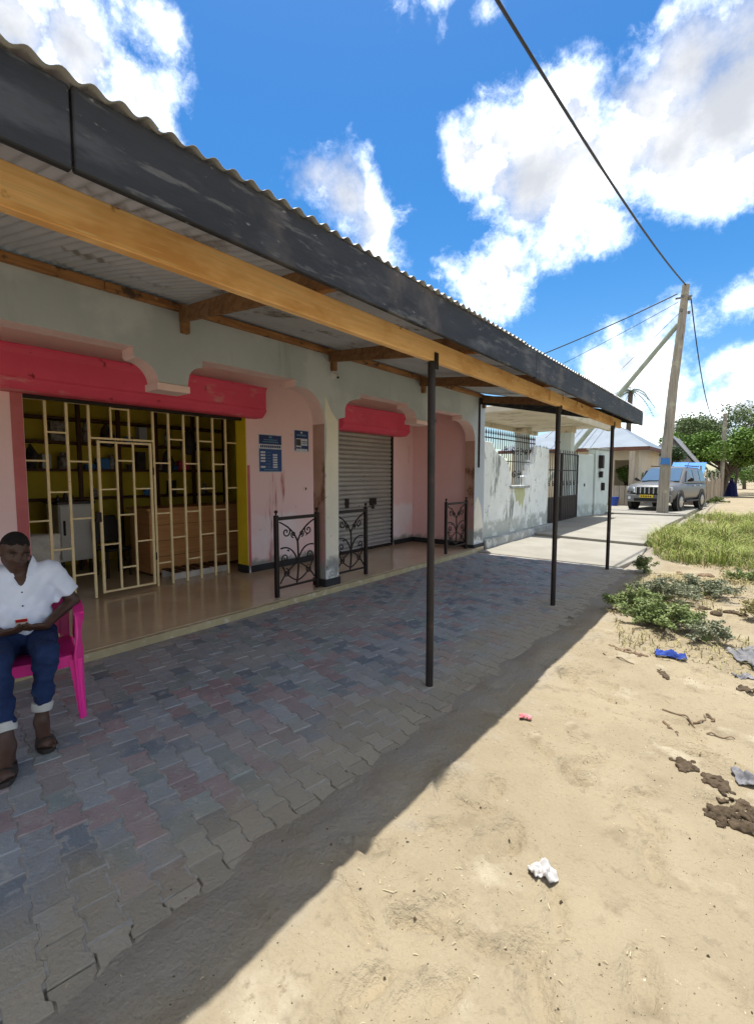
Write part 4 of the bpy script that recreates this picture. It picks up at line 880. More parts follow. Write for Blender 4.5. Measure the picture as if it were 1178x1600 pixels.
def jeans_sdf(P):
    M3 = np.array([FD, LF, hz_], np.float32).T
    d = s_ell(P, nl(-.02, 0, .53), (.165, .185, .115), M3)
    for h_, k_, a_, dl in (('lhip', 'lkn', 'lan', 0), ('rhip', 'rkn', 'ran', 0)):
        cut = K[a_]+(K[k_]-K[a_])*.215
        lg = smin(s_cone(P, K[h_], K[k_], .096, .068), s_cone(P, K[k_], cut, .066, .047), .03)
        ax = (K[k_]-K[a_])/np.linalg.norm(K[k_]-K[a_])
        lg = np.where((P-cut)@ax < .1, smax(lg, -((P-cut)@ax), .006), lg)
        d = smin(d, lg, .03)
    d = d+wr(P, .0055, 44, 1.)+.004*np.sin(P[:, 0]*62+P[:, 2]*48)+.002*np.sin(P[:, 2]*130+P[:, 1]*40)
    return smax(d, P[:, 2]-.66, .01)
sdf_obj('jeans', jeans_sdf, (PO.x-.30, PO.y-.50, .12), (PO.x+.85, PO.y+.42, .68), .0095, 'jeans', man)
for k_, a_ in (('lkn', 'lan'), ('rkn', 'ran')):
    ax = Vector((K[k_]-K[a_]).tolist()).normalized(); c0 = Vector((K[a_]+(K[k_]-K[a_])*.15).tolist())
    MB().tube([c0+ax*.012, c0+ax*.010, c0+ax*.035, c0+ax*.056, c0+ax*.060], [.042, .052, .056, .0555, .047], 20).build('cuff', 'cuff', man, smooth=60)
for (f0, l0, f1, l1) in ((.395, .082, .645, .115), (.615, -.060, .885, -.082)):
    a, b = loc3(f0, l0, 0), loc3(f1, l1, 0); d = (b-a); Ld = d.length; d.normalize(); sd = Vector((-d.y, d.x, 0)); ol_ = []
    for i in range(20):
        t = i/20*2*math.pi; u = (1-math.cos(t))/2; w_ = .050*abs(math.sin(t))**.6*(.80+.28*u)*(1 if math.sin(t) > 0 else -1); p = a+d*Ld*u+sd*w_; ol_.append((p.x, p.y))
    so = MB().prism(ol_, 2, .002, .028).build('sandal_sole', 'sandal', man, bevel=.005)
    c = a+d*Ld*.66
    for off in (-.02, .018):
        ps = [c+d*off+sd*.050*math.cos(t)+hz_*(.018+.056*math.sin(t)) for t in [math.pi*i/10 for i in range(11)]]
        ribbon('sandal_strap', ps, .032, .006, [(sd*math.cos(t)+hz_*math.sin(t)) for t in [math.pi*i/10 for i in range(11)]], parent=man, m='sandal')
# phone in both hands
pc = loc3(.205, .012, .672)
M_ = Matrix((tuple(LF), tuple((-FD*.75+hz_*-.66).normalized()), tuple((-FD*.66+hz_*.75).normalized()))).transposed()
def obox(mb, c, M, sx, sy, sz):
    vs = [Vector(c)+M @ Vector((sx*i/2, sy*j/2, sz*k/2)) for i in (-1, 1) for j in (-1, 1) for k in (-1, 1)]
    return mb.add(vs, [(0, 1, 3, 2), (4, 6, 7, 5), (0, 4, 5, 1), (2, 3, 7, 6), (0, 2, 6, 4), (1, 5, 7, 3)])
obox_red = pc-(M_ @ Vector((0, .05, .006)))
ph = thing('mobile_phone', 'small white and red phone held in the seated person\'s hands', 'phone', tuple(pc))
obox(MB(), pc, M_, .068, .135, .010).build('case', 'phone_white', ph, bevel=.003); obox(MB(), pc+(M_ @ Vector((0, 0, .0062))), M_, .060, .125, .002).build('screen', 'phone_white', ph); obox(MB(), obox_red, M_, .058, .035, .003).build('sticker', 'phone_red', ph)

# ================================================================== the neighbour's wall, gate and canopy
cw = thing('compound_wall', 'weathered white garden wall with spiked iron bars in a stepped opening', 'wall', (-4.6, 11.6, 0))
ol = [(9.42, .15), (13.78, .15), (13.78, 2.34), (12.80, 2.37), (12.78, 2.15), (12.55, 2.12), (12.52, 1.90), (12.16, 1.85), (12.14, 1.60), (12.02, 1.56), (12.02, 1.34), (11.12, 1.34), (11.10, 1.50), (11.06, 1.66), (10.97, 1.80), (10.82, 1.92), (10.62, 2.01), (10.40, 2.06), (10.22, 2.13), (10.10, 2.22), (10.04, 2.33), (9.42, 2.34)]
MB().prism(ol, 0, -4.76, -4.60).build('wall', 'old_white', cw, bevel=.006)
B('plinth', 'grey_plinth', cw, -4.78, -4.43, 9.42, 13.85, -.1, .20, bevel=.02)
B('sill', 'grey_plinth', cw, -4.80, -4.52, 11.02, 12.16, 1.27, 1.335, bevel=.008)
MB().prism([(11.30, 1.26), (11.95, 1.265), (12.02, 1.1), (11.9, .92), (11.86, .74), (11.78, .90), (11.66, .80), (11.58, .98), (11.44, .92), (11.36, 1.1)], 0, -4.5995, -4.596).build('lichen_stain', 'stain_green', cw)
B('rail', 'iron', cw, -4.70, -4.67, 9.5, 12.9, 2.43, 2.455); B('rail', 'iron', cw, -4.70, -4.67, 10.9, 12.5, 1.92, 1.94)
i = 0
for y in np.arange(9.60, 12.9, .125):
    zb = 1.335 if 11.14 < y < 12.0 else (1.72 if 11 < y < 12.14 else (2.0 if 10.6 < y < 12.5 else 2.2))
    MB().tube([(-4.685, y, zb), (-4.685, y, 2.52), (-4.685, y, 2.545), (-4.685, y, 2.66)], [.011, .011, .024, .003], 6).build('spiked_bar', 'iron', cw)
for (y_, z_, r_) in ((11.35, 2.18, .11), (11.62, 2.18, .11), (11.9, 2.18, .11), (12.2, 2.18, .10), (11.45, 1.6, .12), (11.75, 1.6, .12), (10.9, 2.2, .09), (12.5, 2.25, .08)): MB().tube([(-4.672, p, q) for p, q in spiral((y_, z_), r_, 1.5, 0)], .010, 5).build('scroll', 'iron', cw, smooth=True)
gs = random.Random(4)
for k in range(34):
    y = gs.uniform(12.85, 13.75); h = gs.uniform(.04, .10); w = gs.uniform(.02, .05); x = gs.uniform(-4.74, -4.62)
    MB().add([(x, y-w, 2.335), (x, y+w, 2.335), (x+.01, y+gs.uniform(-.02, .02), 2.345+h), (x-.012, y, 2.335)], [(0, 1, 2), (1, 3, 2), (3, 0, 2), (0, 3, 1)]).build('glass_shard', 'glass_shard', cw)
can = thing('gate_canopy', 'flat cream concrete canopy on square columns over the neighbour\'s gate', 'canopy', (-5.4, 16, 0))
MB().prism([(-6.95, 12.3), (-4.12, 12.3), (-4.12, 18.85), (-6.95, 19.2)], 2, 3.32, 3.50).build('slab', 'canopy_paint', can, bevel=.015)
for a in ((-4.20, -4.08, 12.3, 18.86), (-7.0, -6.86, 12.3, 19.18)): B('edge_beam', 'canopy_paint', can, a[0], a[1], a[2], a[3], 3.18, 3.52, bevel=.01)
for x, y in ((-5.28, 17.72), (-6.72, 17.2), (-6.75, 12.6)):
    B('column', 'pale_blue_wall', can, x-.2, x+.2, y-.2, y+.2, .0, 3.32, bevel=.012); B('capital', 'canopy_paint', can, x-.24, x+.24, y-.24, y+.24, 3.10, 3.318, bevel=.01)
gate = thing('iron_gate', 'dark ornamental iron gate between the white wall and the canopy column', 'gate', (-4.75, 15.2, .075))
for y0, y1 in ((13.86, 15.6), (15.64, 17.42)):
    leaf = MB().bar((-4.8, y0+.02, .12), (-4.8, y0+.02, 2.30), .04, .04).build('gate_leaf', 'iron', gate)
    MB().bar((-4.8, y1-.02, .12), (-4.8, y1-.02, 2.30), .04, .04).build('stile', 'iron', leaf)
    for z in (.14, .9, 1.75, 2.28): MB().bar((-4.8, y0+.04, z), (-4.8, y1-.04, z), .03, .035).build('rail', 'iron', leaf)
    for k in range(9):
        y = y0+.12+k*(y1-y0-.24)/8; MB().bar((-4.8, y, .15), (-4.8, y, 2.40), .018, .018).build('bar', 'iron', leaf)
        if k % 2 == 0: MB().tube([(-4.8, a, b) for a, b in spiral((y+.1, 1.32), .10, 1.4, 0)], .009, 5).build('scroll', 'iron', leaf, smooth=True)
    B('lower_panel', 'iron', leaf, -4.805, -4.798, y0+.04, y1-.04, .16, .88)
w2 = thing('boundary_wall', 'pale blue-white wall section beyond the gate with meter box', 'wall', (-4.9, 19, .07))
def wall_seg(p, q, th, z0, z1, name, m, parent):
    p, q = Vector((*p, 0)), Vector((*q, 0)); d = (q-p).normalized(); s = Vector((-d.y, d.x, 0))*th/2
    return MB().prism([tuple((p+s)[:2]), tuple((q+s)[:2]), tuple((q-s)[:2]), tuple((p-s)[:2])], 2, z0, z1).build(name, m, parent, bevel=.01)
wall_seg((-5.06, 17.93), (-4.80, 19.25), .16, .0, 2.36, 'wall', 'pale_blue_wall', w2)
wall_seg((-4.80, 19.26), (-4.62, 20.55), .30, .0, 2.55, 'pillar', 'pale_blue_wall', w2); wall_seg((-4.81, 19.2), (-4.61, 20.6), .42, 2.55, 2.63, 'coping', 'grey_plinth', w2)
B('meter_box', 'iron', w2, -4.60, -4.46, 19.45, 19.72, 1.85, 2.35, bevel=.01); B('meter_box', 'iron', w2, -4.58, -4.48, 19.5, 19.68, 1.5, 1.74, bevel=.01); B('switch_box', 'iron', w2, -4.57, -4.46, 19.78, 19.92, 1.0, 1.3, bevel=.01)
B('vent_hole', 'plastic_black', w2, -4.86, -4.84, 18.5, 18.6, 1.18, 1.28)

# ================================================================== houses behind
def hip_roof(name, m, parent, x0, x1, y0, y1, z0, z1, rx0, rx1, ry):
    mb = MB(); v = [(x0, y0, z0), (x1, y0, z0), (x1, y1, z0), (x0, y1, z0), (rx0, ry, z1), (rx1, ry, z1)]
    v2 = [(a, b, c-.06) for a, b, c in v]
    mb.add(v+v2, [(0, 1, 5, 4), (1, 2, 5), (2, 3, 4, 5), (3, 0, 4), (6, 10, 11, 7), (7, 11, 8), (8, 11, 10, 9), (9, 10, 6), (0, 6, 7, 1), (1, 7, 8, 2), (2, 8, 9, 3), (3, 9, 6, 0)])
    return mb.build(name, m, parent)
h1 = thing('cream_house', 'cream bungalow with blue-grey hipped metal roof behind the gate', 'house', (-7, 28, 0))
ol = [(-11, .0), (-11, 3.0), (-4.45, 3.0), (-4.45, .0), (-4.72, .0), (-4.72, 2.35), (-5.55, 2.35), (-5.55, .0)]
MB().prism(ol, 1, 26.6, 26.85).build('front_wall', 'cream_wall', h1)
B('side_wall', 'cream_wall', h1, -4.75, -4.46, 26.86, 33, .0, 3.0); B('rear_wall', 'cream_wall', h1, -11, -4.76, 32.7, 33, .0, 3.0)
rf = hip_roof('roof', 'blue_roof', h1, -11.6, -3.95, 26.0, 33.6, 2.98, 4.55, -9.0, -6.3, 29.8)
for k in range(18):
    x = -11+k*.4; MB().bar((x, 26.0, 3.0), (x, 29.7, 4.53), .03, .02).build('roof_rib', 'blue_roof', rf) if -9 < x < -6.3 else None
B('fascia_board', 'brown_board', rf, -11.6, -3.93, 25.96, 26.0, 2.80, 2.98); B('fascia_board', 'brown_board', rf, -3.95, -3.91, 26.0, 33.6, 2.80, 2.98)
for x in (-5.62, -4.60): B('porch_post', 'fence_wood', h1, x-.11, x+.11, 25.7, 25.92, .0, 2.75)
B('window', 'plastic_black', h1, -8.2, -7.0, 26.59, 26.62, 1.0, 2.2)
lf = thing('low_fence', 'low pale panel fence in front of the cream house porch', 'fence', (-5.1, 25.3, .12))
for k in range(6): B('fence_panel', 'fence_wood', lf, -5.72+k*.24, -5.50+k*.24, 25.25, 25.3, .12, 1.08)
B('fence_rail', 'fence_wood', lf, -5.74, -4.28, 25.3, 25.34, .9, 1.0)
tag(MB().tube([(-5.12, 24.9, .126), (-5.12, 24.9, .42), (-5.12, 24.9, .44), (-5.12, 24.9, .55)], [.13, .17, .18, .18], 14).build('bucket', 'plastic_blue', smooth=40), 'small blue bucket by the low pale fence', 'bucket')
h2 = thing('grey_house', 'small grey house with white-grey gabled roof behind the car', 'house', (-4.5, 37, 0))
MB().prism([(-6.1, 0), (-6.1, 2.25), (-4.2, 4.0), (-2.9, 2.25), (-2.9, 0)], 1, 36.4, 36.6).build('gable_wall', 'grey_plinth', h2)
B('side_wall', 'grey_plinth', h2, -6.1, -5.9, 36.61, 42, 0, 2.25); B('side_wall', 'grey_plinth', h2, -3.1, -2.9, 36.61, 42, 0, 2.25)
for a, b in (((-6.5, 2.05), (-4.2, 4.16)), ((-4.2, 4.16), (-2.55, 2.05))):
    MB().prism([a, b, (b[0], b[1]-.08), (a[0], a[1]-.08)], 1, 35.9, 42.4).build('roof_slope', 'grey_roof', h2)
MB().prism([(-6.5, 2.05), (-4.2, 4.16), (-4.55, 2.05)], 1, 35.86, 35.9).build('gable_sheet', 'tarp_white', h2)
B('window', 'plastic_black', h2, -5.3, -4.7, 36.37, 36.39, 1.3, 1.9); B('door', 'brown_board', h2, -4.1, -3.4, 36.37, 36.39, 0, 1.95)
ks = thing('market_kiosk', 'small kiosk with blue sheet roof behind the parked car', 'kiosk', (-2.55, 28.6, 0))
for x in (-3.15, -1.98):
    for y in (28.1, 29.3): B('post', 'fence_wood', ks, x-.04, x+.04, y-.04, y+.04, 0, 2.05)
MB().prism([(27.9, 1.62), (29.5, 2.22), (29.5, 2.26), (27.9, 1.66)], 0, -3.3, -2.62).build('roof_sheet', 'kiosk_blue', ks); MB().prism([(27.9, 1.60), (29.5, 2.20), (29.5, 2.24), (27.9, 1.64)], 0, -2.60, -1.85).build('roof_sheet', 'kiosk_blue', ks)
B('counter', 'fence_wood', ks, -3.1, -2.0, 28.2, 28.9, .0, .95)
fn = thing('plank_fence', 'weathered plank fence running away beyond the parked car', 'fence', (-1.85, 33, 0))
for k in range(44):
    t = k/43; x, y = -2.0+.42*t, 27.9+10.6*t; h = 1.28+.12*math.sin(k*2.3)+.05*math.sin(k*7.1); B('plank', 'fence_wood', fn, x-.015, x+.015, y, y+.215, -.05, h)
for k in range(6):
    t = k/5; x, y = -1.94+.42*t, 27.95+10.4*t; B('fence_post', 'fence_wood', fn, x-.02, x+.05, y, y+.09, -.05, 1.75)

# ================================================================== pole and cables
pole = thing('utility_pole', 'leaning weathered utility pole with side strut standing in front of the car', 'pole', (-2.72, 21.6, .12))
pts = [(-2.72, 21.6, .05), (-2.66, 21.6, 2.6), (-2.55, 21.62, 5.0), (-2.40, 21.66, 7.0), (-2.30, 21.7, 8.75)]
MB().tube(pts, [.21, .185, .165, .145, .125], 14).build('shaft', 'pole_wood', pole, smooth=40)
MB().tube([(-2.50, 21.75, 7.35), (-4.6, 22.3, 4.95), (-8.6, 23.3, .3)], [.09, .105, .115], 12).build('strut', 'strut_wood', pole, smooth=40)
for z in (8.25, 7.75):
    MB().tube([(-2.42+.03*(z-7), 21.5, z), (-2.42+.03*(z-7), 21.5, z+.09)], .05, 10).build('insulator', 'insulator', pole, smooth=40); MB().tube([(-2.16, 21.66, z-.1), (-2.16, 21.66, z)], .05, 10).build('insulator', 'insulator', pole, smooth=40)
MB().bar((-2.62, 21.68, 8.30), (-2.08, 21.68, 8.30), .05, .06).build('bracket_arm', 'insulator', pole)
tag(MB().prism([(-2.83, 2.0), (-2.66, 2.03), (-2.50, 1.97), (-2.49, 2.12), (-2.51, 2.26), (-2.68, 2.24), (-2.82, 2.27), (-2.80, 2.13)], 1, 21.33, 21.35).build('blue_placard', 'kiosk_blue'), 'ragged blue placard tied to the leaning pole above the car', 'placard')
def hang(a, b, sag, n=24):
    a, b = Vector(a), Vector(b); return [a.lerp(b, i/n)-Vector((0, 0, sag*4*(i/n)*(1-i/n))) for i in range(n+1)]
def cable(label, pts, r, name='cable'): return tag(MB().tube(pts, r, 6).build(name, 'cable', smooth=True), label, 'cable', 'overhead cables')
cable('thick black cable running overhead from the pole top toward the viewer', hang((-2.30, 21.6, 8.72), (-3.35, -20, 8.8), 1.50, 40), .024)
cable('black cable from the pole top down to the left behind the shop roof', hang((-2.55, 21.6, 8.45), (-9.6, 21.0, 6.35), .12), .022)
cable('thin cable just under the one going left behind the shop roof', hang((-2.5, 21.62, 8.15), (-9.6, 21.6, 5.45), .10), .010)
cable('lowest thin cable slanting left from the pole to the cream house', hang((-2.45, 21.65, 7.75), (-8.9, 26.0, 3.6), .10), .009)
cable('thick drooping cable from the pole to the small far pole by the tree', hang((-2.12, 21.68, 8.22), (-1.65, 40, 5.5), 2.05), .022)
fp = thing('far_pole', 'short thin pole standing at the tree on the far right', 'pole', (-1.62, 40.2, 0))
MB().tube([(-1.62, 40.2, -.05), (-1.62, 40.2, 5.75)], [.14, .11], 10).build('shaft', 'pole_wood', fp, smooth=40); MB().bar((-1.85, 40.2, 5.5), (-1.4, 40.2, 5.5), .05, .07).build('cross_arm', 'insulator', fp)

# ================================================================== parked car
car = thing('parked_car', 'grey four-wheel-drive car parked facing the viewer behind the pole', 'car', (0, 0, 0))
WL[car] = Vector((0, 0, 0)); car.location = (-2.92, 24.55, .126); car.rotation_euler = (0, 0, R(-100.5))   # local +x is the car's nose
def cpart(mb, name, m, parent=car, smooth=40, bevel=0): return mb.build(name, m, parent, smooth=smooth, bevel=bevel, seg=2)
def loft(secs, closed_ends=True):
    mb = MB(); n = len(secs[0]); 
    for sct in secs: mb.v += [tuple(p) for p in sct]
    for i in range(len(secs)-1):
        for k in range(n): mb.f.append((i*n+k, i*n+(k+1) % n, (i+1)*n+(k+1) % n, (i+1)*n+k)); mb.mi.append(0)
    mb.f += [tuple(reversed(range(n))), tuple((len(secs)-1)*n+k for k in range(n))]; mb.mi += [0, 0]
    return mb
def body_sec(x, w, zb, zt, crown=.02):
    h = [(w*.82, zb), (w*.97, zb+.10), (w, zb+.28), (w*.985, zt-.20), (w*.95, zt-.07), (w*.86, zt-.01)]
    return [(x, a, b) for a, b in h]+[(x, w*.45, zt+crown), (x, 0, zt+crown*1.3), (x, -w*.45, zt+crown)]+[(x, -a, b) for a, b in reversed(h)]
bs_ = [body_sec(2.36, .66, .52, .86), body_sec(2.28, .82, .46, 1.00), body_sec(2.05, .90, .42, 1.07), body_sec(1.5, .935, .40, 1.12), body_sec(.95, .94, .40, 1.16), body_sec(.4, .94, .40, 1.14), body_sec(-1.2, .94, .40, 1.14), body_sec(-2.1, .93, .42, 1.14), body_sec(-2.36, .86, .48, 1.10)]
cpart(loft(bs_), 'body', 'car_paint', smooth=50)
def cab_sec(x, wb, wt, zb, zt): return [(x, wb, zb), (x, wb*.985, zb+(zt-zb)*.3), (x, wt+.03, zt-.10), (x, wt-.04, zt-.02), (x, wt*.5, zt+.015), (x, 0, zt+.02), (x, -wt*.5, zt+.015), (x, -wt+.04, zt-.02), (x, -wt-.03, zt-.10), (x, -wb*.985, zb+(zt-zb)*.3), (x, -wb, zb)]
cs = [cab_sec(1.02, .84, .82, 1.12, 1.17), cab_sec(.55, .86, .76, 1.12, 1.52), cab_sec(.18, .87, .72, 1.12, 1.79), cab_sec(-.3, .87, .71, 1.12, 1.83), cab_sec(-1.6, .87, .71, 1.12, 1.81), cab_sec(-2.1, .86, .70, 1.12, 1.74), cab_sec(-2.32, .84, .72, 1.12, 1.22)]
cpart(loft(cs), 'cabin', 'car_paint', smooth=50)
def plate(pts, off, name, m, th=.012):
    a = [Vector(p) for p in pts]; nrm = (a[1]-a[0]).cross(a[2]-a[0]).normalized(); mb = MB(); n = len(a)
    mb.add([p+nrm*off for p in a]+[p+nrm*(off-th) for p in a], [tuple(range(n)), tuple(reversed(range(n, 2*n)))]+[(i, n+i, n+(i+1) % n, (i+1) % n) for i in range(n)])
    return cpart(mb, name, m, smooth=0)
plate([(.99, -.74, 1.20), (.99, .74, 1.20), (.25, .63, 1.745), (.25, -.63, 1.745)], .035, 'windscreen', 'car_glass')
for s in (1, -1):
    for p in ([(.62, .872, 1.20), (.32, .80, 1.66), (-.28, .775, 1.70), (-.34, .88, 1.20)], [(-.42, .88, 1.20), (-.36, .775, 1.70), (-1.15, .775, 1.69), (-1.22, .88, 1.20)], [(-1.30, .88, 1.20), (-1.23, .775, 1.69), (-1.95, .77, 1.64), (-2.1, .865, 1.20)]):
        pp = [(x, y*s, z) for x, y, z in p]; plate(pp if s < 0 else list(reversed(pp)), .018, 'side_window', 'car_glass')
for yy in (-.33, -.165, 0, .165, .33):
    MB().prism([(yy-.055, .72), (yy+.055, .72), (yy+.06, .95), (yy-.06, .95)], 0, 2.33, 2.425).build('grille_slot', 'car_black', car)
for yy in (-.415, -.248, -.083, .083, .248, .415): MB().box(2.34, 2.435, yy-.022, yy+.022, .71, .97).build('grille_bar', 'chrome', car, bevel=.008, seg=2)
B('grille_top', 'chrome', car, 2.31, 2.43, -.45, .45, .96, 1.0, bevel=.01)
for s in (-1, 1):
    mb = MB(); mb.add([(2.40, s*.46, .74), (2.26, s*.80, .78), (2.14, s*.875, .88), (2.18, s*.86, .98), (2.34, s*.52, .98), (2.28, s*.46, .74), (2.1, s*.78, .78), (2.0, s*.84, .88), (2.05, s*.83, .98), (2.2, s*.5, .98)], [(0, 1, 2, 3, 4), (5, 9, 8, 7, 6), (0, 5, 6, 1), (1, 6, 7, 2), (2, 7, 8, 3), (3, 8, 9, 4), (4, 9, 5, 0)])
    cpart(mb, 'headlight', 'lamp_glass', bevel=.01)
    MB().tube([(2.36, s*.68, .52), (2.40, s*.68, .52)], .06, 12).build('fog_lamp', 'lamp_glass', car, smooth=True)
    cpart(MB().tube([(.62, s*.93, 1.22), (.60, s*1.08, 1.28), (.58, s*1.14, 1.27)], [.03, .10, .07], 10, flat=.6), 'wing_mirror', 'car_black')
    MB().bar((.1, s*.66, 1.87), (-1.8, s*.66, 1.85), .04, .04).build('roof_rail', 'iron', car)
    B('side_step', 'car_black', car, -.85, .85, s*.93-.06, s*.93+.06, .34, .42, bevel=.02)
    for y_, n_ in ((-.30, 'door_handle'), (-1.1, 'door_handle')): B(n_, 'chrome', car, y_-.1, y_+.1, s*.945-.015, s*.945+.015, 1.0, 1.04)
mb = loft([[(2.30+b*.0, y_*(1-.0), z) for z in (z0_,) for y_ in ()] for z0_, b in ()]) if False else MB().prism([(-.86, 0), (-.5, .16), (.5, .16), (.86, 0), (.86, -.25), (-.86, -.25)], 2, .36, .66)
mb.v = [(2.30+y_, x_, z) for x_, y_, z in mb.v]; cpart(mb, 'bumper', 'car_paint', bevel=.03)
B('bumper_grille', 'car_black', car, 2.44, 2.475, -.48, .48, .40, .52, bevel=.005); B('number_plate', 'plate_yellow', car, 2.464, 2.48, -.26, .26, .545, .655, bevel=.003)
for x0, x1 in ((-.22, -.16), (-.13, -.07), (-.04, .02), (.05, .10), (.13, .19)): B('plate_character', 'car_black', car, 2.4805, 2.482, x0, x1, .575, .63)
B('wiper', 'car_black', car, .96, 1.0, -.5, .1, 1.235, 1.25)
for x in (1.42, -1.42):
    for s in (-1, 1):
        mb = MB(); mb.tube([(x, s*.80, .39), (x, s*.952, .39)], .47, 24); cpart(mb, 'wheel_arch', 'car_black')
        wh = cpart(MB().tube([(x, s*.70, .37), (x, s*.72, .37), (x, s*.94, .37), (x, s*.965, .37)], [.33, .37, .37, .33], 24), 'wheel', 'tyre')
        cpart(MB().tube([(x, s*.962, .37), (x, s*.975, .37)], [.23, .21], 20), 'rim', 'rim', parent=wh)
        for k in range(6):
            a = k*math.pi/3; MB().bar((x+.04*math.cos(a), s*.978, .37+.04*math.sin(a)), (x+.20*math.cos(a), s*.978, .37+.20*math.sin(a)), .045, .012, up=(0, 1, 0)).build('spoke', 'chrome', wh)

# ================================================================== far person in a dark robe
fpn = (-1.12, 42.6, 0)
def robe_sdf(P):
    d = smin(s_cone(P, (fpn[0], fpn[1], .05), (fpn[0], fpn[1]+.02, .75), .42, .30), s_cone(P, (fpn[0], fpn[1], .75), (fpn[0]-.02, fpn[1]-.05, 1.12), .26, .13), .12)
    return smax(smin(d, s_ell(P, (fpn[0]-.03, fpn[1]-.08, 1.24), (.12, .12, .15)), .06)+.02*np.sin(P[:, 0]*22+P[:, 1]*19), .0-P[:, 2], .02)
p2 = thing('person', 'far person wrapped in a dark blue robe on the sand by the tree', 'person', fpn)
sdf_obj('robe', robe_sdf, (fpn[0]-.55, fpn[1]-.55, -.05), (fpn[0]+.55, fpn[1]+.55, 1.45), .035, 'robe', p2)
sdf_obj('face', lambda P: s_ell(P, (fpn[0]-.03, fpn[1]-.17, 1.24), (.06, .06, .085)), (fpn[0]-.15, fpn[1]-.3, 1.1), (fpn[0]+.1, fpn[1]-.05, 1.38), .015, 'skin', p2)

# ================================================================== trees and plants
def rawmesh(name, V, F, m, parent=None, mi=None):
    me = bpy.data.meshes.new(name); me.from_pydata(V, [], F)
    for x in (m if isinstance(m, list) else [m]): me.materials.append(MATS[x])
    if mi is not None: me.polygons.foreach_set('material_index', mi)
    me.update(); return link(name, me, parent)
def leaves(centres, radii, n, size, seed, droop=.3):
    """leaf-sized folded quads spread through ellipsoid clumps"""
    g = np.random.default_rng(seed); V = []; F = []
    cen = np.array(centres); rad = np.array(radii); w = rad.prod(1)**.67; w /= w.sum()
    ids = g.choice(len(cen), n, p=w); d = g.normal(size=(n, 3)); d /= np.linalg.norm(d, axis=1)[:, None]
    p = cen[ids]+d*rad[ids]*(g.random((n, 1))**.45)
    a = g.normal(size=(n, 3)); a[:, 2] = a[:, 2]*.5-droop; a /= np.linalg.norm(a, axis=1)[:, None]
    b = np.cross(a, g.normal(size=(n, 3))); b /= np.linalg.norm(b, axis=1)[:, None]
    s = size*(.6+.8*g.random((n, 1)))
    v = np.stack([p-a*s, p+b*s*.45, p+a*s, p-b*s*.45], 1).reshape(-1, 3); f = np.arange(4*n).reshape(-1, 4)
    return v, f
def tree(name, label, base, h, trunk_r, clumps, n, size, m, seed, bark='bark', spread=.6, group=None):
    g = random.Random(seed); t = thing(name, label, 'tree', base, group); base = Vector(base)
    mb = MB(); top = base+Vector((g.uniform(-.1, .1)*h, 0, h*.42)); mid = base.lerp(top, .5)+Vector((g.uniform(-.1, .1), 0, 0))
    mb.tube([base-Vector((0, 0, .1)), mid, top], [trunk_r*1.2, trunk_r, trunk_r*.75], 9)
    for (c, r) in clumps:
        c = Vector(c); e = top.lerp(c, .55)+Vector((g.uniform(-.2, .2), g.uniform(-.2, .2), g.uniform(0, .3)))
        mb.tube([top-Vector((0, 0, .15*h*g.random())), e, c], [trunk_r*.5, trunk_r*.3, trunk_r*.08], 6)
        for k in range(4):
            q = c+Vector((g.uniform(-1, 1)*r[0], g.uniform(-1, 1)*r[1], g.uniform(-.3, 1)*r[2])); mb.tube([e.lerp(c, .6), q], [trunk_r*.15, trunk_r*.04], 5)
    mb.build('trunk', bark, t, smooth=True)
    v, f = leaves([c for c, r in clumps], [r for c, r in clumps], n, size, seed); rawmesh('crown', v.tolist(), f.tolist(), m, t)
    return t
def clump_set(c, R_, n, r, seed):
    g = random.Random(seed); out = []
    for k in range(n):
        a = g.uniform(0, 6.28); u = g.uniform(.2, 1)**.6; z = g.uniform(-.8, 1)
        q = r*g.uniform(.6, 1.25); out.append(((c[0]+R_[0]*u*math.cos(a), c[1]+R_[1]*u*math.sin(a), c[2]+R_[2]*z*(1-.4*u)), (q, q, q*.7)))
    return out
tree('shade_tree', 'bushy bright green tree with dark trunk beyond the plank fence', (-1.75, 41.6, 0), 5.0, .16, clump_set((-2.0, 41.6, 3.35), (2.7, 1.7, 1.3), 40, .85, 2), 24000, .10, 'leaf', 2)
tree('thin_tree', 'taller wispy grey-green tree rising behind the bright green one', (-1.1, 47.5, 0), 7.5, .10, clump_set((-1.4, 47.5, 5.0), (4.2, 1.6, 2.2), 44, 1.1, 5), 16000, .095, 'leaf_grey', 5)
tree('thin_tree', 'wispy tree between the pole and the bright green tree', (-3.6, 46, 0), 6.4, .08, clump_set((-3.6, 46, 4.7), (1.6, 1.2, 1.8), 16, .8, 6), 6000, .085, 'leaf_grey', 6)
tree('roadside_bush', 'dull green bush at the right edge beyond the robed person', (1.0, 52, 0), 3.0, .16, clump_set((.8, 52, 1.9), (2.1, 1.6, 1.2), 16, .7, 8), 4200, .085, 'leaf', 8)
tree('roadside_bush', 'olive bush far down the sandy street', (-.6, 66, 0), 3.4, .16, clump_set((-.6, 66, 2.0), (2.6, 1.8, 1.4), 16, .8, 9), 3600, .10, 'leaf_dark', 9)
tree('porch_shrub', 'green shrub seen through the cream house porch', (-5.1, 27.6, 0), 2.4, .08, clump_set((-5.1, 27.7, 1.7), (.5, .5, .5), 10, .35, 12), 2600, .055, 'leaf', 12)
tree('house_tree', 'dark tree beside the cream house roof corner', (-3.9, 34.6, 0), 3.6, .12, clump_set((-4.0, 34.6, 2.9), (.5, .7, .5), 9, .4, 13), 1800, .07, 'leaf_dark', 13)
VV, FF = [], []
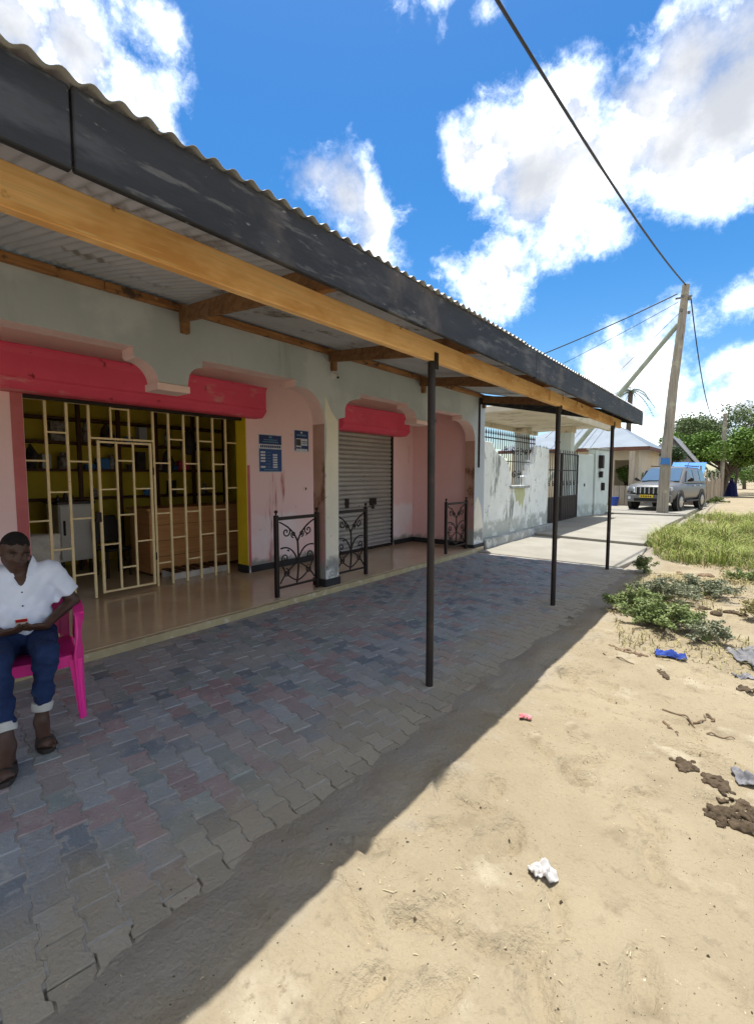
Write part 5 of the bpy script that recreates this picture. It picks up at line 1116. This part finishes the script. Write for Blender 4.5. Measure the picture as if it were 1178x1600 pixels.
for k in range(22):                                         # far scrub closing the street's horizon: one mass
    x = -30+k*3.6; yy = 96+7*math.sin(k*2.9); cl = clump_set((x, yy, 2.0+1.1*math.sin(k*1.7)), (2.6, 2.0, 1.5), 12, 1.1, 30+k)
    v, f = leaves([q[0] for q in cl], [q[1] for q in cl], 1300, .17, 30+k); FF += (f+len(VV)).tolist(); VV += v.tolist()
o = rawmesh('far_woodland', VV, FF, 'leaf_dark'); o['kind'] = 'stuff'; tag(o, 'far belt of scrub closing the end of the street', 'woodland')
# palm whose top shows above the roof
pt = thing('palm_tree', 'palm whose dark fronds show just above the shop roof corner', 'palm tree', (-6.5, 34.5, 0))
MB().tube([(-6.5, 34.5, 0), (-6.45, 34.5, 4), (-6.4, 34.5, 7.0)], [.2, .16, .14], 10).build('trunk', 'bark', pt, smooth=True)
for k in range(15):
    a = k*2.4; el = .9-.09*k; L_ = 1.35; mb = MB(); pr0 = Vector((-6.4, 34.5, 7.0)); d0 = Vector((math.cos(a), math.sin(a), 0))
    pts = [pr0+d0*L_*t+Vector((0, 0, L_*(el*t-.95*t*t))) for t in [i/8 for i in range(9)]]
    mb.tube(pts, [.02*(1-.1*i) for i in range(9)], 5)
    sd = Vector((-d0.y, d0.x, 0))
    for i in range(1, 9):
        for s in (-1, 1):
            for j in (0, .5):
                p = pts[i].lerp(pts[i-1], j); tip = p+sd*s*.30*(1-abs(i/8-.45))+d0*.12-Vector((0, 0, .14)); mb.add([p-d0*.02, p+d0*.03, tip], [(0, 1, 2)])
    mb.build('frond', 'leaf_dark', pt)

def blades(pts, h, w, seed, lean=.5):
    """bent grass blades: two quads and a tip"""
    g = np.random.default_rng(seed); n = len(pts); p = np.array(pts); a = g.random(n)*6.283; d = np.stack([np.cos(a), np.sin(a), 0*a], 1); s = np.stack([-np.sin(a), np.cos(a), 0*a], 1)
    hh = (h*(.45+.9*g.random(n))*(.15+1.7*fbm(p[:, 0]*2.4, p[:, 1]*1.7, 3, 77)**1.3))[:, None]; ln = lean*(.3+g.random(n))[:, None]*hh; ww = (w*(.7+.6*g.random(n)))[:, None]; up = np.array([[0, 0, 1.]])
    v = np.stack([p-s*ww, p+s*ww, p+d*ln*.3+up*hh*.55-s*ww*.8, p+d*ln*.3+up*hh*.55+s*ww*.8, p+d*ln+up*hh*(1-.25*lean)], 1).reshape(-1, 3)
    b = np.arange(n)*5; F = np.concatenate([np.stack([b, b+1, b+3, b+2], 1)]).tolist()+np.stack([b+2, b+3, b+4], 1).tolist()
    return v.tolist(), F
def patch(n, fn, seed):
    g = random.Random(seed); out = []
    while len(out) < n:
        x, y, ok = fn(g)
        if ok: out.append((x, y, gz(x, y)-.01))
    return out
def gfn(g):
    x, y = g.uniform(-2.0, 3.2), g.uniform(9.4, 20.5)
    c = fbm(np.array([x*1.1]), np.array([y*.6]), 3, 41)[0]; left = -1.72+.25*math.sin(y*1.3)
    return x, y, (x > left and c > .345+.25*max(0, (10.4-y))) and g.random() < (1 if y < 16 else .6)
V1, F1, I1 = [], [], []
for q_, (n_, h_, w_, ln_) in enumerate(((20000, .35, .0050, .9), (12000, .22, .0048, 1.3), (12000, .30, .004, 1.2))):
    v, f = blades(patch(n_, gfn, 1+q_), h_, w_, 1+q_, ln_); F1 += (np.array([list(t)+[-1]*(4-len(t)) for t in f])+0).tolist() if False else [[k+len(V1) for k in t] for t in f]; I1 += [q_]*len(f); V1 += v
o = rawmesh('grass', V1, F1, ['grass', 'leaf', 'grass_dry'], None, I1); o['kind'] = 'stuff'; tag(o, 'bright green grass verge right of the concrete apron', 'grass')
def dfn(g):
    x, y = g.uniform(-1.7, 2.6), g.uniform(4.6, 10.6)
    c = fbm(np.array([x*1.5]), np.array([y*1.2]), 3, 43)[0]; left = -1.32+.5*max(0, (6.2-y)/1.6)
    return x, y, x > left and c > .52
v, f = blades(patch(5200, dfn, 2), .10, .0045, 2, 1.4); o = rawmesh('dry_grass', v, f, 'grass_dry'); o['kind'] = 'stuff'; tag(o, 'dry straw-coloured grass scattered over the sand at the right', 'grass')
# low weeds, each plant its own
def weed(name, label, x, y, r, h, n, m, seed, size=.0165):
    g = random.Random(seed); t = thing(name, label, 'weed', (x, y, gz(x, y))); st_ = MB(); V = []; F = []
    ends = []
    for k in range(n):
        a = g.uniform(0, 6.28); d = r*g.uniform(.25, 1); e = Vector((x+d*math.cos(a), y+d*math.sin(a)*.9, 0)); e.z = gz(e.x, e.y)+h*g.uniform(.35, 1)*(1.15-.6*d/r)
        b = Vector((x, y, gz(x, y)-.01)); m_ = b.lerp(e, .5)+Vector((0, 0, h*.15)); st_.tube([b, m_, e], [.004, .003, .0018], 4)
        ends += [e]+[m_.lerp(e, q) for q in (.1, .45, .75)]
    st_.build('stems', 'weed', t)
    vv, ff = leaves([tuple(e) for e in ends], [(.05, .05, .032)]*len(ends), len(ends)*20, size, seed, .0); rawmesh('foliage', vv.tolist(), ff.tolist(), m, t)
    return t
weed('weed_clump', 'dense green weed at the shadow corner, leftmost of the weeds', -.98, 5.95, .30, 0.31, 52, 'weed', 1)
weed('weed_clump', 'broad green weed directly behind the blue rag', -.62, 5.48, .40, 0.31, 70, 'weed', 2)
weed('weed_clump', 'pale weed clump behind the broad green weed', -.80, 6.75, .42, 0.29, 55, 'weed_pale', 3)
weed('weed_clump', 'pale silvery weed in the middle of the waste ground', -.42, 7.35, .45, 0.26, 50, 'weed_pale', 4)
weed('weed_clump', 'small thin weed right of the blue rag', -.27, 5.30, .20, .28, 18, 'weed_pale', 5, .015)
weed('weed_clump', 'sparse tall weed against the green verge edge', -1.28, 8.6, .22, .30, 20, 'weed', 6, .018)
weed('weed_clump', 'scraggly dry weed at the right frame edge', .12, 6.4, .22, .26, 18, 'grass_dry', 7, .014)
weed('weed_clump', 'small green weed on the mound beneath the grass verge', .0, 8.7, .3, .2, 22, 'weed', 8, .018)
weed('weed_clump', 'sprawling low weed by the plank fence foot', -1.45, 30.5, .6, .35, 40, 'weed', 9, .05)

# ================================================================== litter on the sand
def rag(name, label, cx, cy, sx, sy, hgt, m, seed, rot=0, cat='rag'):
    n = 22; mb = MB(); g = random.Random(seed)
    xx, yy = np.meshgrid(np.linspace(-1, 1, n), np.linspace(-1, 1, n), indexing='ij'); nz = fbm(xx*2.2+seed, yy*2.2, 4, seed)
    ir = 1+.35*(fbm(xx*1.5+9, yy*1.5, 2, seed+3)-.5)*2
    for i in range(n):
        for j in range(n):
            u, v_ = xx[i, j]*sx*ir[i, j], yy[i, j]*sy*ir[i, j]; x = cx+u*math.cos(rot)-v_*math.sin(rot); y = cy+u*math.sin(rot)+v_*math.cos(rot)
            mb.v.append((x, y, gz(x, y)+.006+hgt*max(0, nz[i, j]-.25)*1.6*(1-.5*max(abs(xx[i, j]), abs(yy[i, j]))**4)))
    for i in range(n-1):
        for j in range(n-1): mb.f.append((i*n+j, (i+1)*n+j, (i+1)*n+j+1, i*n+j+1)); mb.mi.append(0)
    o = mb.build(name, m, smooth=70); sm = o.modifiers.new('thick', 'SOLIDIFY'); sm.thickness = .004
    return tag(o, label, cat)
rag('rag', 'crumpled bright blue rag lying in front of the weeds', -.47, 4.70, .115, .055, .07, 'cloth_blue', 3, .2)
rag('rag', 'grey plastic sheeting at the right edge beyond the blue rag', .10, 5.05, .14, .20, .08, 'cloth_grey', 5, .5)
rag('rag', 'small dark cloth scrap beside the dung heap at the right edge', .07, 3.0, .07, .05, .05, 'cloth_grey', 8, .3)
rag('paper_scrap', 'crumpled white paper scrap alone on the open sand', -.575, 1.775, .045, .032, .05, 'paper', 6, .8, 'paper')
rag('wrapper', 'small pink and white sweet wrapper near the shadow edge', -1.08, 2.92, .034, .022, .04, 'wrapper_pink', 7, .3, 'wrapper')
rag('rag', 'dark plastic scrap in the weeds at the right edge', .02, 4.62, .06, .04, .05, 'cloth_grey', 11, .3)
def heap(name, label, parts, m, seed, cat='dung'):
    g_ = random.Random(seed*7+1); ps = []
    for x, y, r in parts:
        for k in range(7):
            q = r*g_.uniform(.22, .62); xx, yy = x+g_.gauss(0, r*.75), y+g_.gauss(0, r*.6); ps.append((xx, yy, gz(xx, yy), q))
    def f_(P):
        d = None
        for x, y, z, r in ps:
            e = s_ell(P, (x, y, z+r*.15), (r*1.2, r, r*.62)); d = e if d is None else smin(d, e, .008)
        return d+.006*np.sin(P[:, 0]*150+3*np.sin(P[:, 1]*90))*np.sin(P[:, 1]*130+P[:, 2]*110)+.004*np.sin(P[:, 0]*330)*np.sin(P[:, 1]*310)
    xs = [p[0] for p in ps]; ys = [p[1] for p in ps]; zs = [p[2] for p in ps]; rm = max(p[3] for p in ps)*1.5
    return tag(sdf_obj(name, f_, (min(xs)-rm, min(ys)-rm, min(zs)-.03), (max(xs)+rm, max(ys)+rm, max(zs)+rm), .0075, m), label, cat)
heap('dung_heap', 'long dark brown dung heap at the lower right edge', [(-.24, 2.97, .035), (-.17, 2.95, .045), (-.10, 2.90, .042), (-.05, 2.84, .04), (-.01, 2.79, .035)], 'dung', 1)
heap('dung_heap', 'second brown dung heap below the long one at the right edge', [(.03, 2.71, .05), (.05, 2.64, .055), (.09, 2.58, .05), (-.02, 2.66, .03)], 'dung', 2)
heap('dung_heap', 'small crumbly dung pat near the lowest dung heap', [(-.07, 2.60, .028), (-.04, 2.58, .024)], 'dung', 3)
heap('dung_heap', 'small brown clod just below the blue rag', [(-.46, 4.25, .035), (-.44, 4.20, .03), (-.5, 4.32, .022)], 'dung', 4)
heap('dung_heap', 'dark clod at the right edge under the grey sheeting', [(.06, 4.33, .045), (.11, 4.35, .035)], 'dung', 5)
heap('dung_heap', 'flat brown litter mound left of the blue rag', [(-.86, 4.62, .03), (-.78, 4.60, .035), (-.70, 4.58, .03), (-.94, 4.66, .02)], 'root', 6)
heap('dung_heap', 'dark mound of dry plant waste behind the weeds', [(-.35, 6.55, .06), (-.2, 6.5, .08), (-.05, 6.55, .06)], 'dung', 7)
heap('dung_heap', 'brown mound of plant waste before the grass verge', [(-.75, 8.9, .07), (-.5, 8.95, .09), (-.2, 9.0, .08), (.1, 9.0, .07)], 'root', 8)
g = random.Random(21)
def root_curve(x, y, L_, seed, rr=.006):
    q = random.Random(seed); a = q.uniform(-.6, .6); p = []; cx, cy = x, y
    for i in range(12):
        p.append((cx, cy, gz(cx, cy)+rr*.6+.012*max(0, math.sin(i*.9+seed)))); a += q.uniform(-.45, .45); cx += L_/12*math.cos(a); cy += L_/12*math.sin(a)*.8
    return MB().tube(p, [rr*(1-.05*i) for i in range(12)], 5)
for k, (x, y, L_, r_, lb) in enumerate(((-.40, 3.62, .34, .007, 'dry root curving across the sand, farthest of the loose roots'), (-.37, 3.42, .20, .009, 'thick short dry root nearest the dung heaps'), (-.22, 3.55, .22, .006, 'thin looping root between the two longer roots'), (-.14, 3.42, .16, .006, 'thin dry root rightmost of the loose roots'), (-.16, 3.70, .12, .010, 'short knotty root behind the looping root'), (-.95, 4.40, .30, .007, 'long dry stalk left of the brown clod'))):
    tag(root_curve(x, y, L_, k+3, r_).build('dry_root', 'root', smooth=True), lb, 'root')
# straw bits, twigs and crumbs too many to count
mb = MB(); g = random.Random(8)
CL = [(g.uniform(-1.3, .9), g.uniform(.6, 6), g.uniform(.08, .3)) for k in range(26)]
for k in range(800):
    x, y = g.uniform(-1.9, 1.2), g.uniform(.45, 6.5)
    if k % 3: q = g.choice(CL); x, y = g.gauss(q[0], q[2]), g.gauss(q[1], q[2])
    if not (-1.9 < x < 1.5 and .4 < y < 8): continue
    if x < -1.3 and g.random() < .75: continue
    a = g.uniform(0, 6.28); L_ = g.uniform(.004, .018) if k % 18 else g.uniform(.03, .06); z = max(gz(x, y), 0 if x < -1.5 else -1)+.003
    dx, dy = L_/2*math.cos(a), L_/2*math.sin(a); mb.tube([(x-dx, y-dy, z), (x, y, z+g.uniform(0, .006)), (x+dx, y+dy, z)], g.uniform(.0008, .0018), 4)
o = mb.build('straw_bits', 'straw'); o['kind'] = 'stuff'; tag(o, 'scattered straw bits and splinters on the sand', 'straw')
mb = MB()
for k in range(5200):
    x, y = g.uniform(-1.9, 1.2), g.uniform(.45, 7.5)
    if k % 2: q = g.choice(CL); x, y = g.gauss(q[0], q[2]*1.3), g.gauss(q[1], q[2]*1.3)
    if not (-1.9 < x < 1.5 and .4 < y < 8): continue
    if x < -1.3 and g.random() < .7: continue
    r_ = g.uniform(.001, .0035) if k % 31 else g.uniform(.004, .0075); z = max(gz(x, y), 0 if x < -1.5 else -1); v0 = [(x+r_*g.uniform(.7, 1.3)*math.cos(t), y+r_*g.uniform(.7, 1.3)*math.sin(t), z-.001) for t in (0, 1.26, 2.5, 3.8, 5)]
    mb.add(v0+[(x, y, z+r_*g.uniform(.7, 1.2))], [(0, 1, 5), (1, 2, 5), (2, 3, 5), (3, 4, 5), (4, 0, 5)])
o = mb.build('soil_crumbs', 'dung'); o['kind'] = 'stuff'; tag(o, 'dark crumbs and pebbles strewn over the sand', 'crumbs')
